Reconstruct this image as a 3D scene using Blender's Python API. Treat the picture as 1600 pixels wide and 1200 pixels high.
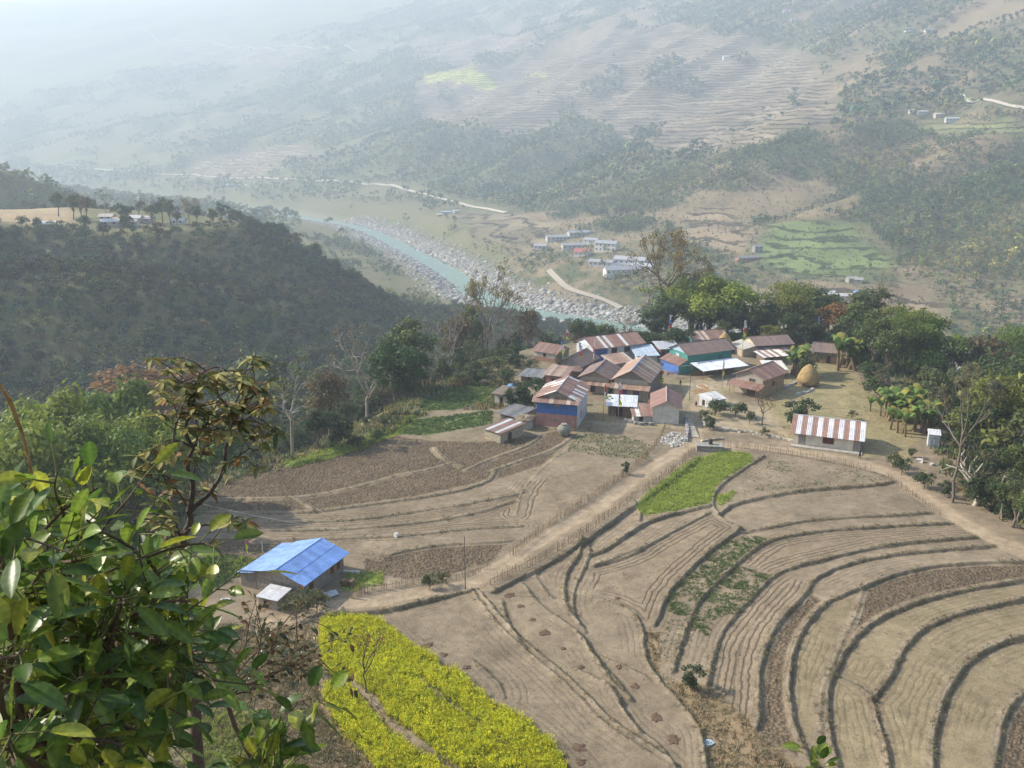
import bpy, math, random
import numpy as np
from mathutils import Vector, Matrix
R = math.radians
for o in list(bpy.data.objects): bpy.data.objects.remove(o)
S = bpy.context.scene
COL = S.collection
# ---------------------------------------------------------------- camera
F = 1350.0; PITCH = R(16.0)
cd = bpy.data.cameras.new('camera'); cam = bpy.data.objects.new('camera', cd); COL.objects.link(cam)
cam.location = (0, 0, 0); cam.rotation_euler = (R(90) - PITCH, 0, 0)
cd.sensor_width = 36; cd.lens = 36 * F / 1600; cd.clip_start = 0.2; cd.clip_end = 30000
S.camera = cam
# ---------------------------------------------------------------- light
SUN_EL = R(34); SUN_DIR = Vector((-0.965 * math.cos(SUN_EL), 0.26 * math.cos(SUN_EL), math.sin(SUN_EL))).normalized()
sl = bpy.data.lights.new('sun', 'SUN'); sl.energy = 5.0; sl.angle = R(0.6); sl.color = (1.0, 0.90, 0.755)
so = bpy.data.objects.new('sun', sl); COL.objects.link(so)
so.rotation_euler = SUN_DIR.to_track_quat('Z', 'Y').to_euler(); so.location = (-50, 0, 60)
W = bpy.data.worlds.new('World'); S.world = W; W.use_nodes = True
wn = W.node_tree.nodes; wl = W.node_tree.links
sky = wn.new('ShaderNodeTexSky'); sky.sky_type = 'NISHITA'; sky.sun_disc = False
sky.sun_elevation = SUN_EL; sky.sun_rotation = math.atan2(SUN_DIR.x, SUN_DIR.y)
wl.new(sky.outputs[0], wn['Background'].inputs[0]); wn['Background'].inputs[1].default_value = 0.105
S.view_settings.view_transform = 'Standard'; S.view_settings.look = 'None'
S.view_settings.exposure = EXPO = 1.08; S.view_settings.gamma = 1
HAZE = 3.3e-4; HAZE_G = 0.22
S.render.engine = 'CYCLES'
S.cycles.volume_bounces = 1; S.cycles.transparent_max_bounces = 8
# ---------------------------------------------------------------- numbers
cP, sP = math.cos(PITCH), math.sin(PITCH)
def ray(px, py):
    dx = (px - 800) / F; dy = (py - 600) / F
    return np.array([dx, cP - dy * sP, -sP - dy * cP])
def atz(px, py, z):
    d = ray(px, py); return d * (z / d[2])
def atd(px, py, dist):                      # point on the ray at horizontal distance
    d = ray(px, py); return d * (dist / math.hypot(d[0], d[1]))
def _h(ix, iy, s):
    n = (ix * 374761393 + iy * 668265263 + s * 1442695041).astype(np.int64) & 0xffffffff
    n = ((n ^ (n >> 13)) * 1274126177) & 0xffffffff
    n = n ^ (n >> 16)
    return (n & 0xffff) / 65535.0
def vn(x, y, s=0):
    x = np.asarray(x, float); y = np.asarray(y, float)
    ix = np.floor(x).astype(np.int64); iy = np.floor(y).astype(np.int64)
    fx = x - ix; fy = y - iy; fx = fx * fx * (3 - 2 * fx); fy = fy * fy * (3 - 2 * fy)
    a = _h(ix, iy, s); b = _h(ix + 1, iy, s); c = _h(ix, iy + 1, s); d = _h(ix + 1, iy + 1, s)
    return (a + (b - a) * fx) * (1 - fy) + (c + (d - c) * fx) * fy
def fbm(x, y, s=0, o=4):
    t = 0; a = 0.5; m = 0
    for k in range(o):
        t = t + a * vn(x * 2 ** k + 17.3 * k, y * 2 ** k + 9.1 * k, s + k); m += a; a *= 0.5
    return t / m
def sst(a, b, x):
    t = np.clip((x - a) / (b - a), 0, 1); return t * t * (3 - 2 * t)
def polydist(X, Y, pts, zs=None):
    """distance, signed side (>0 right of travel), interpolated z, overshoot past the ends"""
    best = np.full(X.shape, 1e18); side = np.zeros(X.shape); zz = np.zeros(X.shape); over = np.zeros(X.shape)
    n = len(pts)
    for i in range(n - 1):
        ax, ay = pts[i][0], pts[i][1]; bx, by = pts[i + 1][0], pts[i + 1][1]
        ex, ey = bx - ax, by - ay; L2 = ex * ex + ey * ey + 1e-9
        t0 = ((X - ax) * ex + (Y - ay) * ey) / L2; t = np.clip(t0, 0, 1)
        dx = X - (ax + t * ex); dy = Y - (ay + t * ey); d2 = dx * dx + dy * dy
        m = d2 < best
        best = np.where(m, d2, best)
        side = np.where(m, -(ex * (Y - ay) - ey * (X - ax)), side)
        if zs is not None: zz = np.where(m, zs[i] + (zs[i + 1] - zs[i]) * t, zz)
        L = math.sqrt(L2)
        ov = np.zeros(X.shape)
        if i == 0: ov = np.maximum(ov, -t0 * L)
        if i == n - 2: ov = np.maximum(ov, (t0 - 1) * L)
        over = np.where(m, ov, over)
    return np.sqrt(best), np.sign(side), zz, over
def inpoly(X, Y, poly):
    c = np.zeros(np.shape(X), bool); j = len(poly) - 1
    for i in range(len(poly)):
        xi, yi = poly[i][:2]; xj, yj = poly[j][:2]
        if yi != yj:
            c ^= ((yi > Y) != (yj > Y)) & (X < (xj - xi) * (Y - yi) / (yj - yi) + xi)
        j = i
    return c
def sdpoly(X, Y, poly):                     # negative inside
    d, _, _, _ = polydist(X, Y, list(poly) + [poly[0]])
    return np.where(inpoly(X, Y, poly), -d, d)
# ---------------------------------------------------------------- terrain height
ZS = -57.0
shelf_px = [(150,1400),(215,1050),(235,860),(300,760),(360,735),(450,718),(560,686),(635,650),(655,615),(735,590),(760,568),
            (830,546),(930,533),(1100,524),(1300,526),(1370,552),(1430,610),(1470,680),(1500,760),(1600,822),(1760,900),(1900,1500)]
SHELF = [tuple(atz(x, y, ZS)[:2]) for x, y in shelf_px]
RIV = [(1700,300),(1100,350),(700,385),(450,430),(290,520),(170,625),(125,668),(80,715),(28,752),(-24,812),(-75,1016),(-170,1277),(-277,1560),(-560,1880),
       (-1100,2400),(-2200,2900),(-4500,3300),(-9000,3400)]
def smoothpts(p, k=2):
    p = [np.array(q, float) for q in p]
    for _ in range(k):
        q = [p[0]]
        for a, b in zip(p[:-1], p[1:]): q += [a * .75 + b * .25, a * .25 + b * .75]
        q.append(p[-1]); p = q
    return p
RIVS = smoothpts(RIV, 2)
HILLB = [atd(*a) for a in [(-500,350,470),(0,362,440),(150,352,455),(330,362,480),(450,388,505),(600,425,540),(690,480,585),(760,535,620)]]
HILLB = [np.array([p[0], p[1], p[2] - (21 + 13 * sst(150, 500, k * 110))]) for k, p in enumerate(HILLB)]
PLAT = [atd(-400,335,640), atd(60,335,635), atd(200,343,610), atd(240,350,600)]
HILLE = [atd(-500,190,1000), atd(-100,225,960), atd(20,243,950), atd(90,275,940), atd(150,325,900)]
HILL_SHADE = [np.array([-440.,260,20]), np.array([-470.,380,125]), np.array([-490.,490,125]), np.array([-560.,560,60])]  # unseen ridge off frame, added to cast shade on the left wood
def h0(X, Y):
    X = np.asarray(X, float); Y = np.asarray(Y, float)
    wob = (fbm(X / 60, Y / 60, 3, 4) - .5)
    # A the shelf
    d = sdpoly(X, Y, SHELF)
    dd = np.maximum(d + wob * 6 * sst(0, 20, d), 0)
    A = ZS - np.where(d > 0, 0.58 * dd * sst(0, 6, dd) , 0)
    A = np.maximum(A, -160)
    # C river valley
    dr, sg, _, _ = polydist(X, Y, RIVS)
    far = sg > 0
    s = np.maximum(dr - 16, 0)
    t = X * -0.45 + Y * 0.9
    warp = s + 260 * (fbm(t / 420, s / 900, 11, 4) - .5) * sst(60, 500, s) + 60 * (fbm(t / 90, s / 300, 12, 3) - .5) * sst(60, 300, s)
    warp = np.maximum(warp, 0)
    bank = 5 * sst(0, 25, s) + 9 * sst(30, 80, s)
    Cf = -152 + bank + 0.16 * np.minimum(warp, 260) + 0.33 * np.maximum(warp - 260, 0) + 0.07 * np.maximum(warp - 700, 0)
    rdg = 1 - np.abs(2 * fbm(t / 210 + 3, s / 800, 15, 3) - 1) * 2.2
    Cf = Cf + (fbm(X / 130, Y / 130, 5, 4) - .5) * 50 * sst(150, 500, s) + rdg * 26 * sst(130, 420, s)
    Cf = np.where(Cf > 600, 600 + 400 * (1 - np.exp(-(Cf - 600) / 400)), Cf)
    Cn = -152 + bank * 0.8 + np.minimum(0.13 * np.maximum(s - 60, 0), 48) + wob * 10 * sst(40, 100, s)
    C = np.where(far, Cf, Cn)
    C = C - 1.6 * sst(16, 13, dr)
    # B wooded hill on the left
    db, _, zb, _ = polydist(X, Y, HILLB, [p[2] for p in HILLB])
    B = zb - 0.46 * np.maximum(db - 10, 0) + wob * 16 * sst(5, 60, db)
    dp, _, zp, _ = polydist(X, Y, PLAT, [p[2] for p in PLAT])
    Bp = zp - 0.62 * np.maximum(dp - 50, 0) + wob * 3
    de, _, ze, _ = polydist(X, Y, HILLE, [p[2] for p in HILLE])
    E = ze - 14 - 0.50 * de + wob * 40 * sst(10, 80, de)
    do_, _, zo, _ = polydist(X, Y, HILL_SHADE, [p[2] for p in HILL_SHADE])
    O = zo - 1.05 * do_ + wob * 15  # O the added off-frame ridge that shadows hill B
    # D the hillside below the camera
    D = ZS + (59 - Y) * 0.93
    D = np.where(Y < 0, -2.13 + (-Y) * 0.45, D) + (fbm(X / 9, Y / 9, 31, 3) - .5) * 1.2 * sst(3, 20, np.hypot(X, Y))
    D = D - 0.25 * np.maximum(np.abs(X + 10) - 90, 0)
    comps = [A, C, B, Bp, E, O, D]
    k = 3.0
    m = np.maximum.reduce(comps)
    acc = sum(np.exp(np.clip((c - m) / k, -40, 0)) for c in comps)
    z = m + k * np.log(acc) * sst(-1, 12, d)      # the blend only off the flat shelf
    return z
def march(px, py, H, tmax=7500):
    d = ray(px, py); ts = 20 * 1.006 ** np.arange(0, 1000); ts = ts[ts < tmax]
    x, y, z = d[0] * ts, d[1] * ts, d[2] * ts
    b = z < H(x, y)
    i = int(np.argmax(b)) if b.any() else len(ts) - 1
    a, c = ts[max(i - 1, 0)], ts[i]
    for _ in range(3):
        tt = np.linspace(a, c, 9); bb = d[2] * tt < H(d[0] * tt, d[1] * tt)
        j = int(np.argmax(bb)) if bb.any() else 8
        a, c = tt[max(j - 1, 0)], tt[j]
    return d * c
def at0(px, py): return march(px, py, h0)
Z5 = lambda L: [(900 + x / 2.143, 640 + y / 2.143) for x, y in L]
Z4 = lambda L: [(350 + x / 2.143, 640 + y / 2.143) for x, y in L]
def shelfpts(L): return [atz(x, y, ZS)[:2] for x, y in L]
# terrace edges: (polyline, step, bund, lower side)
RB = (0.7, -0.7)
LINES = []
def ln(pts, step=0.55, bund=0.10, low=RB, pale=0.5): LINES.append((smoothpts(shelfpts(pts), 2), step * .56, bund * .75, low, pale))
ln(Z5([(1640,730),(1500,760),(1400,790),(1320,840),(1250,930),(1210,1040),(1195,1130),(1195,1230)]), .9)
ln(Z5([(1640,610),(1500,635),(1380,660),(1280,685),(1200,715),(1120,770),(1080,840),(1040,920),(990,970)]), .9)
ln(Z5([(990,970),(1008,1030),(1032,1110),(1055,1230)]), .7)
ln(Z5([(860,885),(930,915),(990,970)]), .3)
ln(Z5([(1640,550),(1500,573),(1330,600),(1200,630),(1090,665),(1000,710),(930,770),(880,850),(850,920),(840,1000),(850,1080),(870,1160),(880,1230)]), .8)
ln(Z5([(1640,512),(1500,512),(1350,512),(1200,522),(1080,548),(1000,580),(900,620),(830,650),(770,720),(730,800),(715,880),(715,980),(740,1090),(775,1160)]), .8)
ln(Z5([(960,600),(940,690),(900,760),(860,860),(820,950),(815,1050),(830,1130)]), .15, .1)
ln(Z5([(1415,455),(1300,465),(1150,475),(1000,495),(900,520),(830,550),(785,580),(780,610),(720,670),(660,740),(625,830),(610,930),(615,1020),(605,1070)]), .75)
ln(Z5([(1350,428),(1200,440),(1050,455),(950,475),(850,500),(740,525),(660,555),(590,630),(530,690),(480,760),(455,850),(440,920)]), .7)
ln(Z5([(1270,380),(1100,388),(980,395),(850,405),(720,420),(640,440),(570,490),(500,550),(430,620),(390,680),(360,760),(340,830),(325,875)]), .6, .16)
ln(Z5([(1200,345),(1100,355),(950,360),(800,370),(700,385),(600,405),(560,410)]), .6)
ln(Z5([(555,400),(480,450),(400,520),(340,580),(300,630),(280,690),(265,720)]), .75, .15)
ln(Z5([(1075,235),(1060,245),(960,258),(820,265),(700,280),(600,300),(530,315),(480,350)]), .7, .15)
ln(Z5([(630,155),(560,200),(500,240),(465,280),(455,320),(490,365),(555,405)]), .5, .15)
ln(Z5([(450,345),(390,375),(300,420),(200,480),(120,505),(60,520)]), .45)
ln(Z5([(450,325),(350,345),(250,370),(170,420),(100,470),(50,485)]), .8, .15)
ln(Z5([(190,305),(215,340),(215,372)]), .5, .12)
ln(Z5([(-60,690),(10,700),(0,640),(80,635),(150,655),(200,690),(225,740),(230,830),(260,880),(330,960),(400,1040),(430,1120),(440,1220)][3:]), .7, .2, (1, .2), 1)
ln(Z5([(0,745),(40,790),(60,830),(140,900),(190,970)]), .45, .15, (.8, .6), 1)
ln(Z5([(100,920),(150,1000),(200,1060),(290,1130),(340,1220)]), .5, .15, (.8, .6), 1)
ln(Z5([(1500,950),(1450,1000),(1420,1080),(1400,1230)]), .8)
ln(Z4([(835,605),(870,660),(920,730),(1010,810),(1100,880),(1180,960),(1240,1030),(1320,1090),(1400,1140),(1490,1200)]), .1, .28, (.8, .6), 1)
ln(Z4([(850,600),(890,650),(940,718),(1030,798),(1120,868),(1200,948),(1260,1015),(1340,1075),(1420,1125),(1510,1190)]), .45, .25, (.8, .6), 1)
ln(Z4([(1000,580),(1050,650),(1120,700),(1200,760),(1230,820),(1290,900),(1360,970)]), .5, .18, (.8, .6), 1)
ln(Z4([(1040,545),(1070,600),(1100,630)]), .4, .15, (.8, .6), 1)
ln(Z4([(1200,435),(1190,490),(1150,540),(1135,600),(1150,670),(1190,720)]), .6, .2, (1, 0), 1)
ln(Z4([(1210,440),(1232,480),(1165,610),(1170,680),(1210,740)]), .5, .12, (1, 0), .7)
ln(Z4([(1245,520),(1320,490),(1400,462)]), .45)
ln(Z4([(1255,820),(1330,850),(1420,900)]), .3, .1, (.5, .8), .8)
ln(Z4([(830,840),(880,880),(930,930),(940,970)]), .35, .1, (.8, .4), .8)
ln(Z4([(930,640),(960,740),(1010,800)]), .5, .1, (.8, .4), .6)
ln(Z4([(1190,880),(1240,900),(1310,940),(1340,1020),(1393,1080)]), .5, .15, (.9, .4), 1)
PB = (0.1, -1)
ln(Z4([(-60,302),(100,300),(200,298),(300,290),(400,270),(500,245),(600,215),(680,205),(760,180)]), .3, .05, PB)
ln(Z4([(-60,345),(100,347),(250,350),(400,330),(550,310),(700,290),(820,265),(900,235),(910,205)]), .45, .08, PB)
ln(Z4([(-60,383),(80,380),(300,378),(500,365),(650,340),(800,320),(1000,280)]), .35, .06, PB)
ln(Z4([(-60,408),(80,405),(300,405),(500,395),(700,375),(860,345),(970,305)]), .4, .08, PB)
ln(Z4([(100,440),(400,430),(600,425),(800,400),(1000,390)]), .35, .06, PB)
ln(Z4([(560,485),(640,465),(760,450),(900,445),(960,440)]), .45, .08, PB)
ln(Z4([(1240,50),(1180,110),(1080,180),(1030,230),(990,280),(975,350)]), .3, .18, (-.6, -.6), .8)
ln(Z4([(1065,85),(1030,120),(900,165),(810,205)]), .35, .12, (.3, -1), .8)
ln(Z4([(1180,80),(1120,130),(1000,170),(900,205)]), .35, .12, (.3, -1), .8)
ln(Z4([(700,130),(725,160),(790,192)]), .3, .1, (-.3, -1), .7)
ln(Z4([(520,500),(490,485),(460,480)]), .2, .1, PB)
ln(Z4([(250,300),(300,335),(305,345)]), .3, .1, (.6,-.6), .8)
ln(Z4([(330,700),(430,685),(510,682),(650,650),(760,620),(835,603)]), .9, .12, (.1, -1), .8)
ln(Z4([(430,890),(450,940),(500,990),(550,1050),(620,1110),(700,1150),(790,1210)]), 1.3, .0, (-.7, -.7), .1)
ln(Z4([(325,720),(315,800),(325,900),(335,1000),(380,1060),(450,1140),(520,1220)]), 1.3, .0, (-1, -.2), .1)
ln(Z4([(510,710),(570,770),(650,830),(720,860),(780,890),(850,960),(1000,1040),(1100,1120),(1180,1220)]), .7, .05, (-.7, -.7), .1)
ln(Z4([(660,900),(760,985),(860,1060),(960,1130),(1050,1220)]), .5, .0, (-.7, -.7), .1)
ln([(453,728),(500,715),(560,698),(620,672),(650,650),(660,622),(700,606),(735,592)], .7, .1, (1, -.8), .8)
ln([(1092,716),(1068,737),(1027,767),(967,810),(906,853),(856,884),(806,908),(772,924)], .95, .1)
ln([(600,676),(650,668),(700,650),(770,645)], .3, .1, (.3, -1), .6)
# zones on the ground
MUST = [Z4([(332,705),(450,690),(510,710),(560,750),(620,800),(690,840),(712,868),(690,885),(640,895),(560,885),(480,875),(440,880),(420,905),(370,895),(342,860),(330,780)]),
        Z4([(445,895),(485,890),(640,912),(700,970),(800,1040),(900,1110),(1000,1180),(1050,1215),(800,1215),(700,1135),(640,1085),(570,1040),(520,965),(455,925)]),
        Z4([(722,872),(760,882),(830,945),(900,1000),(1000,1050),(1080,1120),(1155,1215),(1060,1215),(960,1120),(860,1050),(765,975),(672,908)]),
        Z4([(342,925),(400,925),(435,955),(480,1015),(545,1080),(610,1135),(690,1175),(750,1225),(540,1225),(450,1130),(380,1045),(345,990)])]
LIME = [Z5([(210,310),(300,235),(400,165),(500,140),(580,150),(590,180),(510,220),(462,268),(450,318),(330,342),(230,352),(205,330)]),
        Z5([(470,290),(530,275),(520,300),(480,322)])]
BEAN = [Z5([(545,425),(600,418),(640,438),(560,490),(480,565),(420,635),(370,695),(310,675),(308,620),(400,540),(480,460)]),
        Z5([(540,520),(650,560),(600,615),(540,690),(470,700),(390,690),(420,640),(480,580)]),
        Z5([(390,690),(470,700),(440,760),(385,740)])]
ROWS = [Z5([(-30,140),(0,90),(60,80),(150,85),(262,125),(240,168),(100,158)]),]
SPARSE = [Z5([(640,170),(780,180),(900,200),(1050,215),(1040,238),(900,250),(700,268),(560,285),(590,230)]),
          Z5([(300,700),(400,700),(390,800),(330,850),(290,840)])]
POTATO = [[(658,628),(700,608),(735,598),(778,606),(765,628),(712,640),(660,642)], [(606,676),(640,656),(700,650),(770,642),(768,662),(700,674),(660,680)],
          [(300,905),(305,875),(350,868),(392,872),(385,893),(340,920)]]
LSTRIP = [[(440,724),(500,708),(560,690),(620,668),(645,650),(650,656),(625,675),(560,700),(500,718),(448,730)],[(560,655),(600,640),(612,642),(570,668)]]
PLOW = [Z4([(-50,300),(20,235),(150,180),(300,140),(450,95),(560,85),(700,105),(860,110),(1060,85),(1180,60),(1080,180),(900,235),(560,310),(300,350),(-50,345)]),
        Z4([(560,485),(760,452),(950,450),(900,505),(740,560),(600,570),(480,545),(470,500)]),
        Z4([(-60,430),(150,430),(160,520),(0,560),(-80,560)]),
        Z5([(1640,516),(1350,514),(1200,524),(1080,550),(975,595),(940,690),(900,760),(860,870),(935,770),(1000,705),(1090,662),(1330,597),(1640,548)]),
        Z5([(780,612),(830,648),(770,720),(730,800),(715,880),(715,980),(740,1090),(775,1160),(730,1160),(605,1072),(615,1020),(610,930),(625,830),(660,740),(720,670)]),
        Z5([(860,860),(820,950),(815,1050),(830,1130),(860,1140),(840,1000),(850,920)]),
        Z5([(1500,960),(1450,1000),(1420,1080),(1400,1230),(1640,1230),(1640,900)])]
FURROW = [Z5([(785,580),(780,610),(720,670),(660,740),(625,830),(610,930),(605,1070),(520,1000),(445,915),(480,760),(530,690),(660,557)]),
          Z5([(1270,382),(1350,428),(1050,455),(850,500),(740,525),(660,550),(560,510),(640,442),(850,407)]),
          Z5([(555,400),(340,580),(265,720),(60,600),(50,530),(200,485),(450,350)]),
          Z4([(80,360),(600,340),(1000,285),(980,350),(1000,390),(560,440),(100,440)]),
          Z4([(1040,240),(1240,200),(1300,240),(1180,340),(1000,370)])]
SCRUB = [Z5([(290,890),(340,905),(450,925),(520,990),(600,1078),(700,1150),(760,1230),(445,1230),(430,1110),(340,960)]),
         Z5([(228,740),(285,740),(280,880),(240,840)]), Z4([(-100,720),(320,720),(330,1000),(520,1220),(-100,1300)])]
PASTURE = [Z5([(970,600),(1000,705),(930,770),(880,850),(845,930),(840,1000),(815,1050),(760,1120),(735,1080),(715,960),(735,800),(835,650)]),
           Z5([(1640,640),(1640,1230),(880,1230),(850,1080),(850,920),(930,790),(1000,715),(1200,635),(1640,555)])]
YARD = [[(1262,565),(1330,575),(1360,620),(1400,640),(1440,680),(1420,715),(1345,715),(1345,690),(1240,680),(1180,650),(1215,600)]]
DUST = [[(1060,600),(1135,585),(1150,600),(1130,620),(1200,640),(1240,690),(1100,668),(1075,665),(1072,620)], [(905,660),(1000,655),(1085,610),(1080,670),(1020,668)]]
LGRASS = [[(310,1130),(360,1110),(400,1150),(400,1210),(300,1230)], [(300,905),(392,872),(385,893)], [(540,900),(590,895),(595,912),(530,925)]]
PATH_C = [([(395,985),(450,965),(500,948),(545,942),(602,936),(653,925),(705,918),(737,910),(765,894),(798,873),(845,841),(900,812),(947,782),(993,745),(1040,715),(1068,700),(1085,688)], 1.35),
          ([(1078,695),(1152,694),(1227,703),(1297,712),(1343,722),(1381,734),(1413,748),(1460,789),(1507,817),(1553,841),(1600,864),(1700,915)], 1.8),
          ([(1090,690),(1088,662),(1083,640),(1090,625),(1100,605)], 1.1)]
# ---------------------------------------------------------------- materials
def nt(name):
    m = bpy.data.materials.new(name); m.use_nodes = True; t = m.node_tree
    return m, t, t.nodes, t.links, t.nodes['Principled BSDF']
def attr_mat(name, rough=0.85, n1=3.0, n2=18.0, amp=0.35, bump=0.3, bscale=8.0, bdist=0.05, spec=0.3, trans=0.0, metal=0.0):
    m, t, N, L, B = nt(name)
    a = N.new('ShaderNodeVertexColor'); a.layer_name = 'Col'
    tc = N.new('ShaderNodeTexCoord')
    x1 = N.new('ShaderNodeTexNoise'); x1.inputs['Scale'].default_value = n1; x1.inputs['Detail'].default_value = 5
    x2 = N.new('ShaderNodeTexNoise'); x2.inputs['Scale'].default_value = n2; x2.inputs['Detail'].default_value = 3
    L.new(tc.outputs['Object'], x1.inputs[0]); L.new(tc.outputs['Object'], x2.inputs[0])
    ad = N.new('ShaderNodeMath'); ad.operation = 'ADD'; L.new(x1.outputs[0], ad.inputs[0]); L.new(x2.outputs[0], ad.inputs[1])
    mr = N.new('ShaderNodeMapRange'); mr.inputs[1].default_value = .6; mr.inputs[2].default_value = 1.4
    mr.inputs[3].default_value = 1 - amp; mr.inputs[4].default_value = 1 + amp; L.new(ad.outputs[0], mr.inputs[0])
    mu = N.new('ShaderNodeVectorMath'); mu.operation = 'SCALE'; L.new(a.outputs[0], mu.inputs[0]); L.new(mr.outputs[0], mu.inputs['Scale'])
    L.new(mu.outputs[0], B.inputs['Base Color'])
    B.inputs['Roughness'].default_value = rough; B.inputs['Specular IOR Level'].default_value = spec; B.inputs['Metallic'].default_value = metal
    if bump:
        bn = N.new('ShaderNodeTexNoise'); bn.inputs['Scale'].default_value = bscale; bn.inputs['Detail'].default_value = 4; L.new(tc.outputs['Object'], bn.inputs[0])
        bp = N.new('ShaderNodeBump'); bp.inputs['Strength'].default_value = bump; bp.inputs['Distance'].default_value = bdist
        L.new(bn.outputs[0], bp.inputs['Height']); L.new(bp.outputs[0], B.inputs['Normal'])
    if trans:
        tr = N.new('ShaderNodeBsdfTranslucent'); L.new(mu.outputs[0], tr.inputs[0])
        mx = N.new('ShaderNodeMixShader'); mx.inputs[0].default_value = trans
        L.new(B.outputs[0], mx.inputs[1]); L.new(tr.outputs[0], mx.inputs[2]); L.new(mx.outputs[0], N['Material Output'].inputs[0])
    return m
M = {}
M['paint'] = attr_mat('painted_wall', .85, .9, 4, .30, .3, 6)
M['tin'] = attr_mat('corrugated_tin', .5, .9, 5, .34, .15, 4, spec=.5)
M['wood'] = attr_mat('weathered_wood', .85, 2, 14, .35, .4, 20)
M['stone'] = attr_mat('rough_stone', .92, 1.2, 7, .5, .9, 5, .12)
M['masonry'] = attr_mat('stone_masonry', .92, 2.5, 7, .6, .9, 4, .12)
M['leaf'] = attr_mat('leaf', .6, .25, 2, .22, 0, trans=.38)
M['farleaf'] = attr_mat('far_leaf', .8, .05, .3, .25, 0)
M['bark'] = attr_mat('bark', .9, 1.5, 9, .35, .6, 6)
M['cloth'] = attr_mat('cloth', .85, 3, 20, .1, 0, trans=.25)
M['straw'] = attr_mat('straw', .9, 1.5, 12, .35, .8, 14, .08)
M['skin'] = attr_mat('skin_and_clothes', .7, 3, 20, .08, 0)
M['bigleaf'] = attr_mat('glossy_leaf', .36, 2.5, 30, .22, .25, 18, .004, spec=.5, trans=.42)
M['duskleaf'] = attr_mat('dull_leaf', .62, 2.5, 30, .25, .2, 18, .004, spec=.25, trans=.35)
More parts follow.
